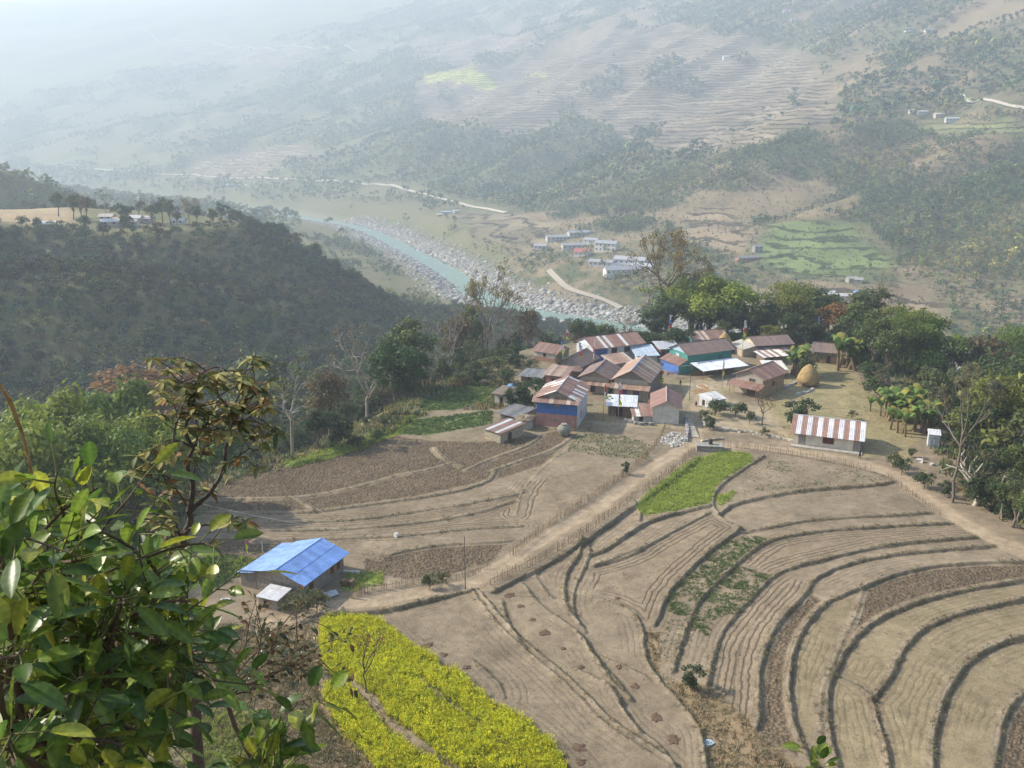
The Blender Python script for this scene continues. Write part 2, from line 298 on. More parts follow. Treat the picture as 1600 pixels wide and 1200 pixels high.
# ground: colour from the place's own map + furrows, terraces, clods
def ground_mat():
    m, t, N, L, B = nt('ground')
    a = N.new('ShaderNodeVertexColor'); a.layer_name = 'Col'
    k = N.new('ShaderNodeVertexColor'); k.layer_name = 'msk'; sp = N.new('ShaderNodeSeparateColor'); L.new(k.outputs[0], sp.inputs[0])
    fd = N.new('ShaderNodeAttribute'); fd.attribute_name = 'fd'
    g = N.new('ShaderNodeNewGeometry')
    def noise(sc, det=4, rough=.6):
        n = N.new('ShaderNodeTexNoise'); n.inputs['Scale'].default_value = sc; n.inputs['Detail'].default_value = det; n.inputs['Roughness'].default_value = rough
        L.new(g.outputs['Position'], n.inputs[0]); return n.outputs[0]
    def mr(x, a0, a1, b0, b1):
        n = N.new('ShaderNodeMapRange'); n.inputs[1].default_value = a0; n.inputs[2].default_value = a1; n.inputs[3].default_value = b0; n.inputs[4].default_value = b1
        L.new(x, n.inputs[0]); return n.outputs[0]
    def ma(op, x, y=None, v=None):
        n = N.new('ShaderNodeMath'); n.operation = op; L.new(x, n.inputs[0])
        if y is not None: L.new(y, n.inputs[1])
        if v is not None: n.inputs[1].default_value = v
        return n.outputs[0]
    nA, nB, nC, nD = noise(.12), noise(.9), noise(5.0, 5, .7), noise(2.2, 2, .5)
    nE = noise(16.0, 3, .7); nF = noise(.35, 4, .65)
    f = ma('MULTIPLY', ma('MULTIPLY', mr(nA, .3, .7, .86, 1.14), mr(nB, .3, .7, .82, 1.18)), mr(nC, .3, .7, .74, 1.26))
    f = ma('MULTIPLY', ma('MULTIPLY', f, mr(nE, .3, .7, .82, 1.18)), mr(nF, .3, .7, .86, 1.14))
    # clods
    vor = N.new('ShaderNodeTexVoronoi'); vor.inputs['Scale'].default_value = 2.6; L.new(g.outputs['Position'], vor.inputs[0])
    clod = mr(vor.outputs['Distance'], .1, .6, 1.18, .62)
    clodm = N.new('ShaderNodeMix'); clodm.inputs[2].default_value = 1.0; L.new(sp.outputs[0], clodm.inputs[0]); L.new(clod, clodm.inputs[3])
    f = ma('MULTIPLY', f, clodm.outputs[0])
    # furrows follow the nearest edge
    ph = ma('ADD', ma('MULTIPLY', fd.outputs['Fac'], v=8.5), mr(noise(.30, 4, .7), 0, 1, 0, 10.0))
    sn = ma('SINE', ph)
    fu = ma('MULTIPLY', mr(sn, -.2, 1, 0, 1), sp.outputs[1])
    f = ma('MULTIPLY', f, mr(fu, 0, 1, 1.0, .74))
    # far terraces follow the contour
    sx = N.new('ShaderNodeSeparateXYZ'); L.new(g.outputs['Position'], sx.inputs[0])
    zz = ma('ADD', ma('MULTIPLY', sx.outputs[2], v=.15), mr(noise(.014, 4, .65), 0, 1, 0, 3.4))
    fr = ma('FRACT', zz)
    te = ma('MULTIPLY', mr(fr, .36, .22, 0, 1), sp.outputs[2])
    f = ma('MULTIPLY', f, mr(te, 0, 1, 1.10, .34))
    fl = ma('FLOOR', zz); cx = N.new('ShaderNodeCombineXYZ'); L.new(ma('MULTIPLY', sx.outputs[0], v=.012), cx.inputs[0]); L.new(ma('MULTIPLY', sx.outputs[1], v=.012), cx.inputs[1]); L.new(ma('MULTIPLY', fl, v=3.7), cx.inputs[2])
    tn = N.new('ShaderNodeTexNoise'); tn.inputs['Scale'].default_value = 1; tn.inputs['Detail'].default_value = 1; L.new(cx.outputs[0], tn.inputs[0])
    tm = N.new('ShaderNodeMix'); tm.inputs[2].default_value = 1.0; L.new(sp.outputs[2], tm.inputs[0]); L.new(mr(tn.outputs[0], .35, .65, .72, 1.22), tm.inputs[3]); f = ma('MULTIPLY', f, tm.outputs[0])
    mu = N.new('ShaderNodeVectorMath'); mu.operation = 'SCALE'; L.new(a.outputs[0], mu.inputs[0]); L.new(f, mu.inputs['Scale'])
    L.new(mu.outputs[0], B.inputs['Base Color']); B.inputs['Roughness'].default_value = .95; B.inputs['Specular IOR Level'].default_value = .1
    hgt = ma('ADD', ma('MULTIPLY', nC, v=.05), ma('MULTIPLY', fu, v=-.12))
    hgt = ma('ADD', hgt, ma('MULTIPLY', ma('MULTIPLY', vor.outputs['Distance'], sp.outputs[0]), v=-.25))
    hgt = ma('ADD', hgt, ma('MULTIPLY', te, v=-.8))
    bp = N.new('ShaderNodeBump'); bp.inputs['Strength'].default_value = .8; bp.inputs['Distance'].default_value = 1
    L.new(hgt, bp.inputs['Height']); L.new(bp.outputs[0], B.inputs['Normal'])
    return m
M['ground'] = ground_mat()
def water_mat():
    m, t, N, L, B = nt('river_water')
    g = N.new('ShaderNodeNewGeometry')
    n = N.new('ShaderNodeTexNoise'); n.inputs['Scale'].default_value = .09; n.inputs['Detail'].default_value = 7; n.inputs['Roughness'].default_value = .72
    L.new(g.outputs['Position'], n.inputs[0])
    r = N.new('ShaderNodeValToRGB'); r.color_ramp.elements[0].position = .57; r.color_ramp.elements[0].color = (.19, .28, .22, 1)
    r.color_ramp.elements[1].position = .76; r.color_ramp.elements[1].color = (.75, .8, .8, 1)
    L.new(n.outputs[0], r.inputs[0]); L.new(r.outputs[0], B.inputs['Base Color']); B.inputs['Roughness'].default_value = .35
    b = N.new('ShaderNodeBump'); b.inputs['Strength'].default_value = .6; b.inputs['Distance'].default_value = 1; L.new(n.outputs[0], b.inputs['Height']); L.new(b.outputs[0], B.inputs['Normal'])
    return m
M['water'] = water_mat()
# ---------------------------------------------------------------- mesh helpers
def np_mesh(name, V, Fc, col=None, mat=None, parent=None, smooth=False, link=True, extra=None):
    """V (n,3); Fc (m,k) int array; col per vertex"""
    me = bpy.data.meshes.new(name); V = np.asarray(V, np.float32); Fc = np.asarray(Fc, np.int32)
    me.vertices.add(len(V)); me.vertices.foreach_set('co', V.ravel())
    k = Fc.shape[1]
    me.loops.add(Fc.size); me.loops.foreach_set('vertex_index', Fc.ravel())
    me.polygons.add(len(Fc)); me.polygons.foreach_set('loop_start', np.arange(0, Fc.size, k, dtype=np.int32))
    if smooth: me.polygons.foreach_set('use_smooth', np.ones(len(Fc), bool))
    me.update(calc_edges=True)
    if col is not None: setcol(me, col)
    if mat is not None: me.materials.append(mat)
    o = bpy.data.objects.new(name, me)
    if parent is not None: o.parent = parent
    if link: COL.objects.link(o)
    return o
def setcol(me, col, name='Col'):
    col = np.asarray(col, np.float32)
    if col.ndim == 1: col = np.tile(col, (len(me.vertices), 1))
    c = np.ones((len(col), 4), np.float32); c[:, :3] = col[:, :3]
    a = me.color_attributes.new(name, 'FLOAT_COLOR', 'POINT'); a.data.foreach_set('color', c.ravel())
    me.color_attributes.active_color = me.color_attributes['Col']
def thing(name, label, cat, loc=(0, 0, 0), rz=0, group=None):
    o = bpy.data.objects.new(name, None); COL.objects.link(o); o.empty_display_size = .3
    o.location = loc; o.rotation_euler = (0, 0, rz); tag(o, label, cat, group); return o
def tag(o, label, cat, group=None, kind=None):
    o['label'] = label; o['category'] = cat
    if group: o['group'] = group
    if kind: o['kind'] = kind
    return o
def dup(root, loc=None, rz=None, sc=None, label=None, group=None):
    r = root.copy(); COL.objects.link(r)
    if loc is not None: r.location = loc
    if rz is not None: r.rotation_euler = (0, 0, rz)
    if sc is not None: r.scale = sc if hasattr(sc, '__len__') else (sc, sc, sc)
    if label: r['label'] = label
    if group: r['group'] = group
    for ch in list(root.children):
        c = ch.copy(); COL.objects.link(c); c.parent = r
        for g in ch.children:
            d = g.copy(); COL.objects.link(d); d.parent = c
    return r
class MB:
    """collects coloured faces, becomes one mesh"""
    def __init__(s): s.v = []; s.f = []; s.c = []
    def face(s, pts, col):
        i = len(s.v); s.v += [tuple(p) for p in pts]; s.c += [tuple(col)] * len(pts); s.f.append(tuple(range(i, i + len(pts))))
    def hexa(s, p, col):                    # p: 4 bottom + 4 top, both anticlockwise
        i = len(s.v); s.v += [tuple(q) for q in p]; s.c += [tuple(col)] * 8
        for f in ((3,2,1,0),(4,5,6,7),(0,1,5,4),(1,2,6,5),(2,3,7,6),(3,0,4,7)): s.f.append(tuple(i + k for k in f))
    def box(s, a, b, col):
        x0,y0,z0 = a; x1,y1,z1 = b
        s.hexa([(x0,y0,z0),(x1,y0,z0),(x1,y1,z0),(x0,y1,z0),(x0,y0,z1),(x1,y0,z1),(x1,y1,z1),(x0,y1,z1)], col)
    def slab(s, q, th, col):                # quad q given thickness th along its normal
        q = [Vector(p) for p in q]; n = (q[1]-q[0]).cross(q[3]-q[0]).normalized() * th
        s.hexa([p - n for p in q] + q, col)
    def tube(s, pts, rad, col, n=6, cap=True):
        pts = [Vector(p) for p in pts]; base = len(s.v); m = len(pts)
        if not hasattr(rad, '__len__'): rad = [rad] * m
        for i, p in enumerate(pts):
            d = (pts[min(i+1, m-1)] - pts[max(i-1, 0)]).normalized()
            u = d.cross(Vector((0.31,0.95,0.05)) if abs(d.y) < .9 else Vector((1,0,0))).normalized(); w = d.cross(u)
            for k in range(n):
                a = 2 * math.pi * k / n; s.v.append(tuple(p + (u * math.cos(a) + w * math.sin(a)) * rad[i])); s.c.append(tuple(col))
        for i in range(m - 1):
            for k in range(n):
                a = base + i*n + k; b = base + i*n + (k+1) % n
                s.f.append((a, b, b + n, a + n))
        if cap:
            s.f.append(tuple(base + k for k in reversed(range(n)))); s.f.append(tuple(base + (m-1)*n + k for k in range(n)))
    def build(s, name, mat, parent=None, smooth=False, link=True):
        me = bpy.data.meshes.new(name); me.from_pydata(s.v, [], s.f); me.update()
        setcol(me, np.array(s.c, np.float32).reshape(-1, 3)); me.materials.append(mat)
        if smooth: me.polygons.foreach_set('use_smooth', np.ones(len(me.polygons), bool))
        o = bpy.data.objects.new(name, me)
        if parent is not None: o.parent = parent
        if link: COL.objects.link(o)
        return o
# ---------------------------------------------------------------- ground sheet
def axis(segs):
    out = [segs[0][0]]
    for a, b, st in segs:
        n = max(1, int(round((b - a) / st))); out += list(np.linspace(a, b, n + 1)[1:])
    return np.array(out)
def grow(a, b, st, g, mx=60):
    out = []; x = a
    while x < b: x += min(st, mx); st *= g; out.append(x)
    return np.array(out)
gl = -grow(92, 9000, .6, 1.035, 60)[::-1]; gr_ = grow(150, 6000, .6, 1.03, 60)
xs = np.concatenate([gl, axis([(-92,-62,.45),(-62,66,.22),(66,150,.42)]), gr_])
yf = []; y = 285.
while y < 9500: y += max(.55, y * .0052) if y < 3000 else 25; yf.append(y)
ys = np.concatenate([-grow(10, 400, 1, 1.25, 30)[::-1], axis([(-10,50,1.0),(50,60,.4),(60,125,.2),(125,200,.3),(200,285,.5)]), yf])
GX, GY = np.meshgrid(xs, ys)
GZ = h0(GX, GY)
FD = np.full(GX.shape, 3.0)
def win(poly, m):
    p = np.array([q[:2] for q in poly]); x0, y0 = p.min(0) - m; x1, y1 = p.max(0) + m
    i0, i1 = np.searchsorted(xs, [x0, x1]); j0, j1 = np.searchsorted(ys, [y0, y1])
    return slice(j0, j1), slice(i0, i1)
base = GZ.copy()
# base colours, linear albedo
def C(r, g, b): return np.array([r, g, b])
n1 = fbm(GX / 45, GY / 45, 21, 5); n2 = fbm(GX / 8, GY / 8, 22, 4); n3 = fbm(GX / 260, GY / 260, 23, 3)
dr, sg, _, _ = polydist(GX, GY, RIVS)
DRY = C(.235, .185, .115); GRN = C(.085, .10, .045); SOIL = C(.222, .177, .122); BROWN = C(.19, .14, .09); RED = C(.25, .165, .10)
def mix(a, b, w): return a + (b - a) * w[..., None]
CC = mix(np.broadcast_to(DRY, GX.shape + (3,)).copy(), GRN, sst(.40, .62, n1 * .75 + n2 * .25))
CC = mix(CC, RED, sst(.55, .75, n2) * .5)
MSK = np.zeros(GX.shape + (3,))
nnw = fbm(GX/70, GY/70, 301, 4)*.55 + fbm(GX/260, GY/260, 302, 3)*.45
CC = mix(CC, C(.085,.10,.045), sst(.44, .52, nnw) * .55 * (sg > 0) * sst(120, 200, dr)); CC = mix(CC, C(.22,.165,.10), sst(.44, .38, nnw) * .7 * (sg > 0))
# river banks
bw = 20 + 22 * (fbm(GX / 110, GY / 110, 41, 2)) 
CC = mix(CC, C(.42, .41, .39), sst(bw + 12, bw - 12, dr + 14 * (n2 - .5)) * sst(-140, -146, GZ))
# the shelf is soil
sd = sdpoly(GX, GY, SHELF)
CC = mix(CC, SOIL, sst(3, -2, sd + 4 * (n2 - .5)) * sst(64, 68, GY))
nearhill = (GY < 66)
CC = mix(CC, C(.16, .12, .075), nearhill * .7)
wS = sst(2.0, 5.0, GY - 60)
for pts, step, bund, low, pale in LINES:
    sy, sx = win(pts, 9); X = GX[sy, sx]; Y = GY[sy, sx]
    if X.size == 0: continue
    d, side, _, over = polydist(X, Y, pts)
    p = np.array(pts); tdir = p[-1] - p[0]; nr = np.zeros(2)
    seg = np.diff(p, axis=0); nr = np.stack([seg[:, 1], -seg[:, 0]], 1).sum(0)      # right-hand normal
    sgn = 1.0 if nr @ np.array(low) > 0 else -1.0
    q = d * side * sgn                                                           # >0 on the lower side
    q = q + .42 * (fbm(X / 1.1, Y / 1.1, 7, 4) - .5)
    fade = np.exp(-np.maximum(over, 0) / .6) * sst(64, 69, Y)
    step0 = step; step = step * (.55 + .9 * fbm(X / 5, Y / 5, 71, 3)); bund = bund * (.3 + 1.4 * fbm(X / 2, Y / 2, 72, 2))
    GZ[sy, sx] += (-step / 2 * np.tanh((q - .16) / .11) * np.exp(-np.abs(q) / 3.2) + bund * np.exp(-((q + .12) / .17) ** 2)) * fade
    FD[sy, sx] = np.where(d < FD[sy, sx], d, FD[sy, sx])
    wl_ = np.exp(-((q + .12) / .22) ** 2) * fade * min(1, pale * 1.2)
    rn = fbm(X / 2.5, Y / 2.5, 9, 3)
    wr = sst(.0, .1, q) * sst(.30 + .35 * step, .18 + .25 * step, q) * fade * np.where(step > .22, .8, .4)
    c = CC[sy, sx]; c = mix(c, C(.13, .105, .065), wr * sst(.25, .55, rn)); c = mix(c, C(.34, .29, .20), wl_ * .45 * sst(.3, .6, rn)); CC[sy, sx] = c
CC *= (1 + .45 * (fbm(GX / 3.5, GY / 3.5, 121, 4) - .5) * (sd < 2) * (GY > 66))[..., None]
rim_ = sst(-7, -3, sd + 3 * (n2 - .5)) * (GX < -8) * (GY > 66); CC = mix(CC, C(.15,.15,.07), rim_ * .75)

def zone(poly, fn, soft=.4, nz=.8, margin=2):
    P = shelfpts(poly); sy, sx = win(P, margin); X = GX[sy, sx]; Y = GY[sy, sx]
    if X.size == 0: return
    d = sdpoly(X, Y, P) + nz * (fbm(X / 1.5, Y / 1.5, 55, 3) - .5)
    fn(sy, sx, sst(soft, -soft, d), X, Y)
def paint(col, a=1.0, m=None):
    def f(sy, sx, w, X, Y):
        CC[sy, sx] = mix(CC[sy, sx], np.array(col), w * a)
        if m is not None: MSK[sy, sx, m] = np.maximum(MSK[sy, sx, m], w)
    return f
def keep_lines(col, a=1.0, m=None):         # paint between the edges only
    def f(sy, sx, w, X, Y):
        ww = w * sst(.5, .9, FD[sy, sx]); CC[sy, sx] = mix(CC[sy, sx], np.array(col), ww * a)
        if m is not None: MSK[sy, sx, m] = np.maximum(MSK[sy, sx, m], ww)
        if m == 0: GZ[sy, sx] += ww * .16 * (vn(X / .35, Y / .35, 61) - .5)
    return f
for p in PASTURE: zone(p, keep_lines((.215, .175, .108)))
for p in PLOW: zone(p, keep_lines((.165, .125, .083), 1, 0))
for p in FURROW: zone(p, keep_lines((.225, .175, .118), .6, 1))
MSK[..., 1] = np.maximum(MSK[..., 1], .38 * (sd < -1) * (GY > 66) * (GY < 160) * sst(.4, .6, fbm(GX / 9, GY / 9, 88, 3)) * (FD < 2.95))
for p in SCRUB: zone(p, paint((.25, .18, .105), .75))
for p in YARD: zone(p, paint((.27, .225, .12), .9), .8, 2)
for p in DUST: zone(p, paint((.33, .27, .18), .85), .8, 2)
for p in LIME: zone(p, paint((.20, .25, .06), .9))
for p in MUST: zone(p, paint((.14, .16, .03), .9))
for p in POTATO: zone(p, paint((.12, .17, .05), .85))
for p in LSTRIP + LGRASS: zone(p, paint((.20, .26, .06), .9))
gy = sst(.5, .62, fbm(GX / 5, GY / 5, 77, 4)) * .35 * (sd < 0) * (GY > 66)
CC = mix(CC, C(.17, .17, .08), gy * sst(150, 175, GY))
# far fields, given in the photograph and carried onto the slope
def farpoly(L): return [march(x, y, h0) for x, y in L]
FARF = [([(655,130),(760,100),(870,85),(1000,55),(1110,45),(1240,80),(1300,135),(1305,190),(1240,205),(1180,232),(1080,238),(1030,242),(960,200),(900,190),(860,200),(790,212),(700,200),(650,180)], (.22,.18,.125)),
        ([(300,250),(400,232),(485,228),(500,250),(430,262),(380,282),(290,275)], (.25,.20,.13)),
        ([(1205,352),(1280,345),(1340,352),(1390,408),(1345,438),(1235,428),(1185,392)], (.15,.19,.07)),
        ([(1055,335),(1100,318),(1150,322),(1172,360),(1150,398),(1070,372)], (.25,.19,.12)),
        ([(230,70),(360,62),(480,60),(500,95),(400,105),(280,100)], (.24,.19,.13)),
        ([(700,330),(790,335),(860,345),(890,375),(840,400),(740,365)], (.22,.18,.11)),
        ([(1440,185),(1520,195),(1600,196),(1600,222),(1500,215),(1440,205)], (.17,.18,.08)),
        ([(1200,442),(1440,448),(1470,500),(1400,510),(1290,480)], (.24,.18,.115)),
        ([(640,65),(760,55),(850,68),(780,85),(650,88)], (.25,.2,.14)),
        ([(660,118),(850,116),(855,126),(670,130)], (.42,.42,.08)),
        ([(-40,0),(0,0)], (.36,.28,.17))]
FARFW = []
for L, c in FARF:
    P = farpoly(L) if len(L) > 2 else [atd(-300,335,575), atd(95,335,585), atd(112,335,640), atd(95,335,700), atd(-300,335,700)]; FARFW.append(P); sy, sx = win(P, 40); X = GX[sy, sx]; Y = GY[sy, sx]
    w = sst(12, -12, sdpoly(X, Y, P) + 30 * (fbm(X / 60, Y / 60, 5, 3) - .5))
    CC[sy, sx] = mix(CC[sy, sx], np.array(c), w); MSK[sy, sx, 2] = np.maximum(MSK[sy, sx, 2], w * (len(L) > 2))
def ground(x, y):
    x = np.asarray(x, float); y = np.asarray(y, float)
    i = np.clip(np.searchsorted(xs, x) - 1, 0, len(xs) - 2); j = np.clip(np.searchsorted(ys, y) - 1, 0, len(ys) - 2)
    u = np.clip((x - xs[i]) / (xs[i+1] - xs[i]), 0, 1); v = np.clip((y - ys[j]) / (ys[j+1] - ys[j]), 0, 1)
    return (GZ[j,i]*(1-u) + GZ[j,i+1]*u)*(1-v) + (GZ[j+1,i]*(1-u) + GZ[j+1,i+1]*u)*v
def at(px, py): return march(px, py, ground)
# the path: levelled strip, its own sheet cut out of the same grid
pathmask = np.zeros(GX.shape, bool)
for pts, hw in PATH_C:
    P = smoothpts(shelfpts(pts), 2); sy, sx = win(P, 6); X = GX[sy, sx]; Y = GY[sy, sx]
    d, _, _, _ = polydist(X, Y, P); dn = d + .7 * (fbm(X / 2.2, Y / 2.2, 91, 3) - .5)
    w = sst(hw + 1.2, hw * .7, d); GZ[sy, sx] = GZ[sy, sx] * (1 - w) + (base[sy, sx] - .12) * w
    wc = sst(hw + .35, hw - .3, dn); CC[sy, sx] = mix(CC[sy, sx], C(.32, .25, .17), wc)
    CC[sy, sx] = mix(CC[sy, sx], C(.36, .285, .195), np.exp(-((np.abs(d - hw*.45)) / .3) ** 2) * .5)
    MSK[sy, sx, 0] *= (1 - wc); MSK[sy, sx, 1] *= (1 - wc)
    pathmask[sy, sx] |= wc > .5
def build_ground():
    ny, nx = GX.shape
    idx = np.arange(ny * nx).reshape(ny, nx)
    q = np.stack([idx[:-1,:-1], idx[:-1,1:], idx[1:,1:], idx[1:,:-1]], -1)
    pm = pathmask[:-1,:-1] & pathmask[1:,1:] & pathmask[1:,:-1] & pathmask[:-1,1:]
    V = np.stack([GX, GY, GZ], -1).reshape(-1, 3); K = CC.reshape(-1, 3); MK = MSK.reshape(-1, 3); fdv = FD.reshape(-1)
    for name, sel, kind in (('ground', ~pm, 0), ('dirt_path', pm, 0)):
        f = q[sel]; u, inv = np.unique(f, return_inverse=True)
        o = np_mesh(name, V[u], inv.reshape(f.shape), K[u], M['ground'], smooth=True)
        setcol(o.data, MK[u], 'msk'); a = o.data.attributes.new('fd', 'FLOAT', 'POINT'); a.data.foreach_set('value', fdv[u].astype(np.float32))
        o['kind'] = 'structure'
build_ground()
# river water
def ribbon(name, pts, hw, zf, mat, col, dz, nsub=3, step=None, kind='structure', nw=2):
    P = np.array(smoothpts([p[:2] for p in pts], nsub)); d = np.gradient(P, axis=0); d /= np.linalg.norm(d, axis=1)[:, None] + 1e-9
    n = np.stack([-d[:, 1], d[:, 0]], 1); off = np.linspace(-hw, hw, nw)
    V = [];
    for o_ in off:
        q = P + n * o_; z = zf(q[:, 0], q[:, 1]) + dz; V.append(np.column_stack([q, z]))
    V = np.stack(V, 1); m = len(P); idx = np.arange(m * nw).reshape(m, nw)
    f = np.stack([idx[:-1,:-1], idx[:-1,1:], idx[1:,1:], idx[1:,:-1]], -1).reshape(-1, 4)
    o = np_mesh(name, V.reshape(-1, 3), f[:, ::-1], np.tile(col, (m * nw, 1)), mat, smooth=True); o['kind'] = kind; return o
ribbon('river', [tuple(p) for p in RIV], 20, lambda x, y: np.full(x.shape, -152.35), M['water'], (0.2, .4, .4), 0, 3)
# far roads
def densify(P, st):
    out = []
    for a, b in zip(P[:-1], P[1:]):
        n = max(1, int(np.linalg.norm(b - a) / st)); out += [a + (b - a) * k / n for k in range(n)]
    return out + [P[-1]]
def far_road(px, hw, col=(.55, .48, .38)):
    P = [march(x, y, h0)[:2] for x, y in px]; ROADW.append(P); P = densify(smoothpts(P, 2), 9)
    def zf(x, y):
        z = ground(x, y)
        for dx, dy in ((hw,0),(-hw,0),(0,hw),(0,-hw)): z = np.maximum(z, ground(x + dx, y + dy))
        return z
    ribbon('road', P, hw, zf, M['stone'], col, .6, 0)
FR_PX = [(105,262),(180,266),(250,272),(390,278),(460,281),(520,283),(590,287),(650,300),(720,318),(790,333)]
ROADW = []
far_road([(105,262),(180,266),(250,272),(390,278),(460,281),(520,283),(590,287),(650,300),(720,318),(790,333)], 4.5)
far_road([(857,424),(870,438),(885,452),(910,460),(940,468),(970,483)], 2.8, (.40, .35, .28))
far_road([(1500,148),(1540,158),(1580,168),(1640,180)], 3)
far_road([(200,45),(330,66),(400,75),(560,80)], 3)
# ---------------------------------------------------------------- buildings
RUST = [(.27,.155,.12),(.31,.18,.135),(.24,.14,.11),(.30,.19,.15)]
DARKR = [(.21,.145,.125),(.23,.155,.13),(.19,.135,.115)]
WHITE = [(.62,.62,.60),(.55,.56,.57),(.66,.64,.58)]
ORNG = [(.40,.26,.18),(.34,.22,.16),(.45,.37,.29),(.28,.18,.14)]
BLUE = [(.22,.38,.72)]
def pal(spec, rng, i):
    """spec: list of palettes; '|' style pattern by name"""
    if spec == 'rust': return RUST[rng.randrange(4)]
    if spec == 'dark': return DARKR[rng.randrange(3)]
    if spec == 'white': return WHITE[rng.randrange(3)]
    if spec == 'blue': return [(.17,.31,.66),(.19,.34,.68),(.155,.285,.62)][rng.randrange(3)]
    if spec == 'stripe': return RUST[1] if i % 2 == 0 else (.60,.60,.62)
    if spec == 'mix': return RUST[rng.randrange(4)] if rng.random() < .62 else WHITE[rng.randrange(3)]
    if spec == 'fewwhite': return RUST[rng.randrange(4)] if rng.random() < .8 else (.50,.42,.34)
    if spec == 'oldmix': return ORNG[rng.randrange(4)]
    if spec == 'slate': return [(.20,.20,.20),(.25,.24,.23),(.17,.17,.18)][rng.randrange(3)]
    if spec == 'halfmix': return RUST[rng.randrange(3)] if i % 7 < 4 else (WHITE[0] if rng.random() < .55 else RUST[0])
    return spec
def sheets(q, spec, rng, w=.85, th=.03, skew=0, rows=1):
    """corrugated sheets over quad q = (eave0, eave1, ridge1, ridge0); split along the eave"""
    b = MB(); a0, a1, r1, r0 = [Vector(p) for p in q]; L = (a1 - a0).length; n = max(1, int(round(L / w)))
    nrm = (a1 - a0).cross(r0 - a0).normalized()
    for i in range(n):
        for r in range(rows):
            c = pal(spec, rng, i); k = 1 + .16 * (rng.random() - .5); c = tuple(x * k for x in c)
            t0, t1 = i / n, (i + 1) / n; s0, s1 = r / rows, (r + 1) / rows
            def P(t, s): return (a0.lerp(a1, t)).lerp(r0.lerp(r1, t), s)
            lift = nrm * (rng.random() * .02 + (i % 2) * .012 + r * .03)
            # each sheet: 4 shallow ridges
            m = 3
            pts = [P(t0, s0), P(t1, s0), P(t1, s1), P(t0, s1)]
            for j in range(m):
                u0, u1 = t0 + (t1 - t0) * j / m, t0 + (t1 - t0) * (j + 1) / m; um = (u0 + u1) / 2
                h = nrm * .045
                b.face([P(u0, s0) + lift, P(um, s0) + lift + h, P(um, s1) + lift + h, P(u0, s1) + lift], c)
                b.face([P(um, s0) + lift + h, P(u1, s0) + lift, P(u1, s1) + lift, P(um, s1) + lift + h], c)
            lo = [p + lift - nrm * th for p in pts]
            b.face(list(reversed(lo)), c)
            top = [p + lift for p in pts]
            for x in range(4): b.face([lo[x], lo[(x+1) % 4], top[(x+1) % 4], top[x]], c)
    return b
def opening(root, face, dims, u, v, w, h, kind='window', col=(.03,.025,.025), fcol=(.22,.07,.05), out=.04):
    """u along the wall from its left as seen from outside, v up, all metres"""
    W_, D_ = dims
    o = {'F': Vector((0,0,0)), 'R': Vector((W_,0,0)), 'B': Vector((W_,D_,0)), 'L': Vector((0,D_,0))}[face]
    e = {'F': Vector((1,0,0)), 'R': Vector((0,1,0)), 'B': Vector((-1,0,0)), 'L': Vector((0,-1,0))}[face]
    n = {'F': Vector((0,-1,0)), 'R': Vector((1,0,0)), 'B': Vector((0,1,0)), 'L': Vector((-1,0,0))}[face]
    z = Vector((0,0,1))
    def box(b, u0, u1, v0, v1, d0, d1, c):
        p = [o + e*a + n*d + z*vv for vv in (v0, v1) for a, d in ((u0,d1),(u1,d1),(u1,d0),(u0,d0))]
        b.hexa(p, c)
    b = MB(); fw = .09
    box(b, u, u+fw, v, v+h, 0, out+.03, fcol); box(b, u+w-fw, u+w, v, v+h, 0, out+.03, fcol)
    box(b, u+fw, u+w-fw, v+h-fw, v+h, 0, out+.03, fcol)
    if kind == 'window': box(b, u+fw, u+w-fw, v, v+fw, 0, out+.03, fcol)
    fr = b.build(kind, M['wood'], root)
    p = MB(); box(p, u+fw, u+w-fw, v+(fw if kind == 'window' else 0), v+h-fw, 0, out-.01, col)
    if kind == 'window' and w > .9: box(p, u+w/2-.03, u+w/2+.03, v+fw, v+h-fw, out-.01, out+.01, fcol)
    p.build('pane' if kind == 'window' else 'door_leaf', M['paint'], fr)
    return fr
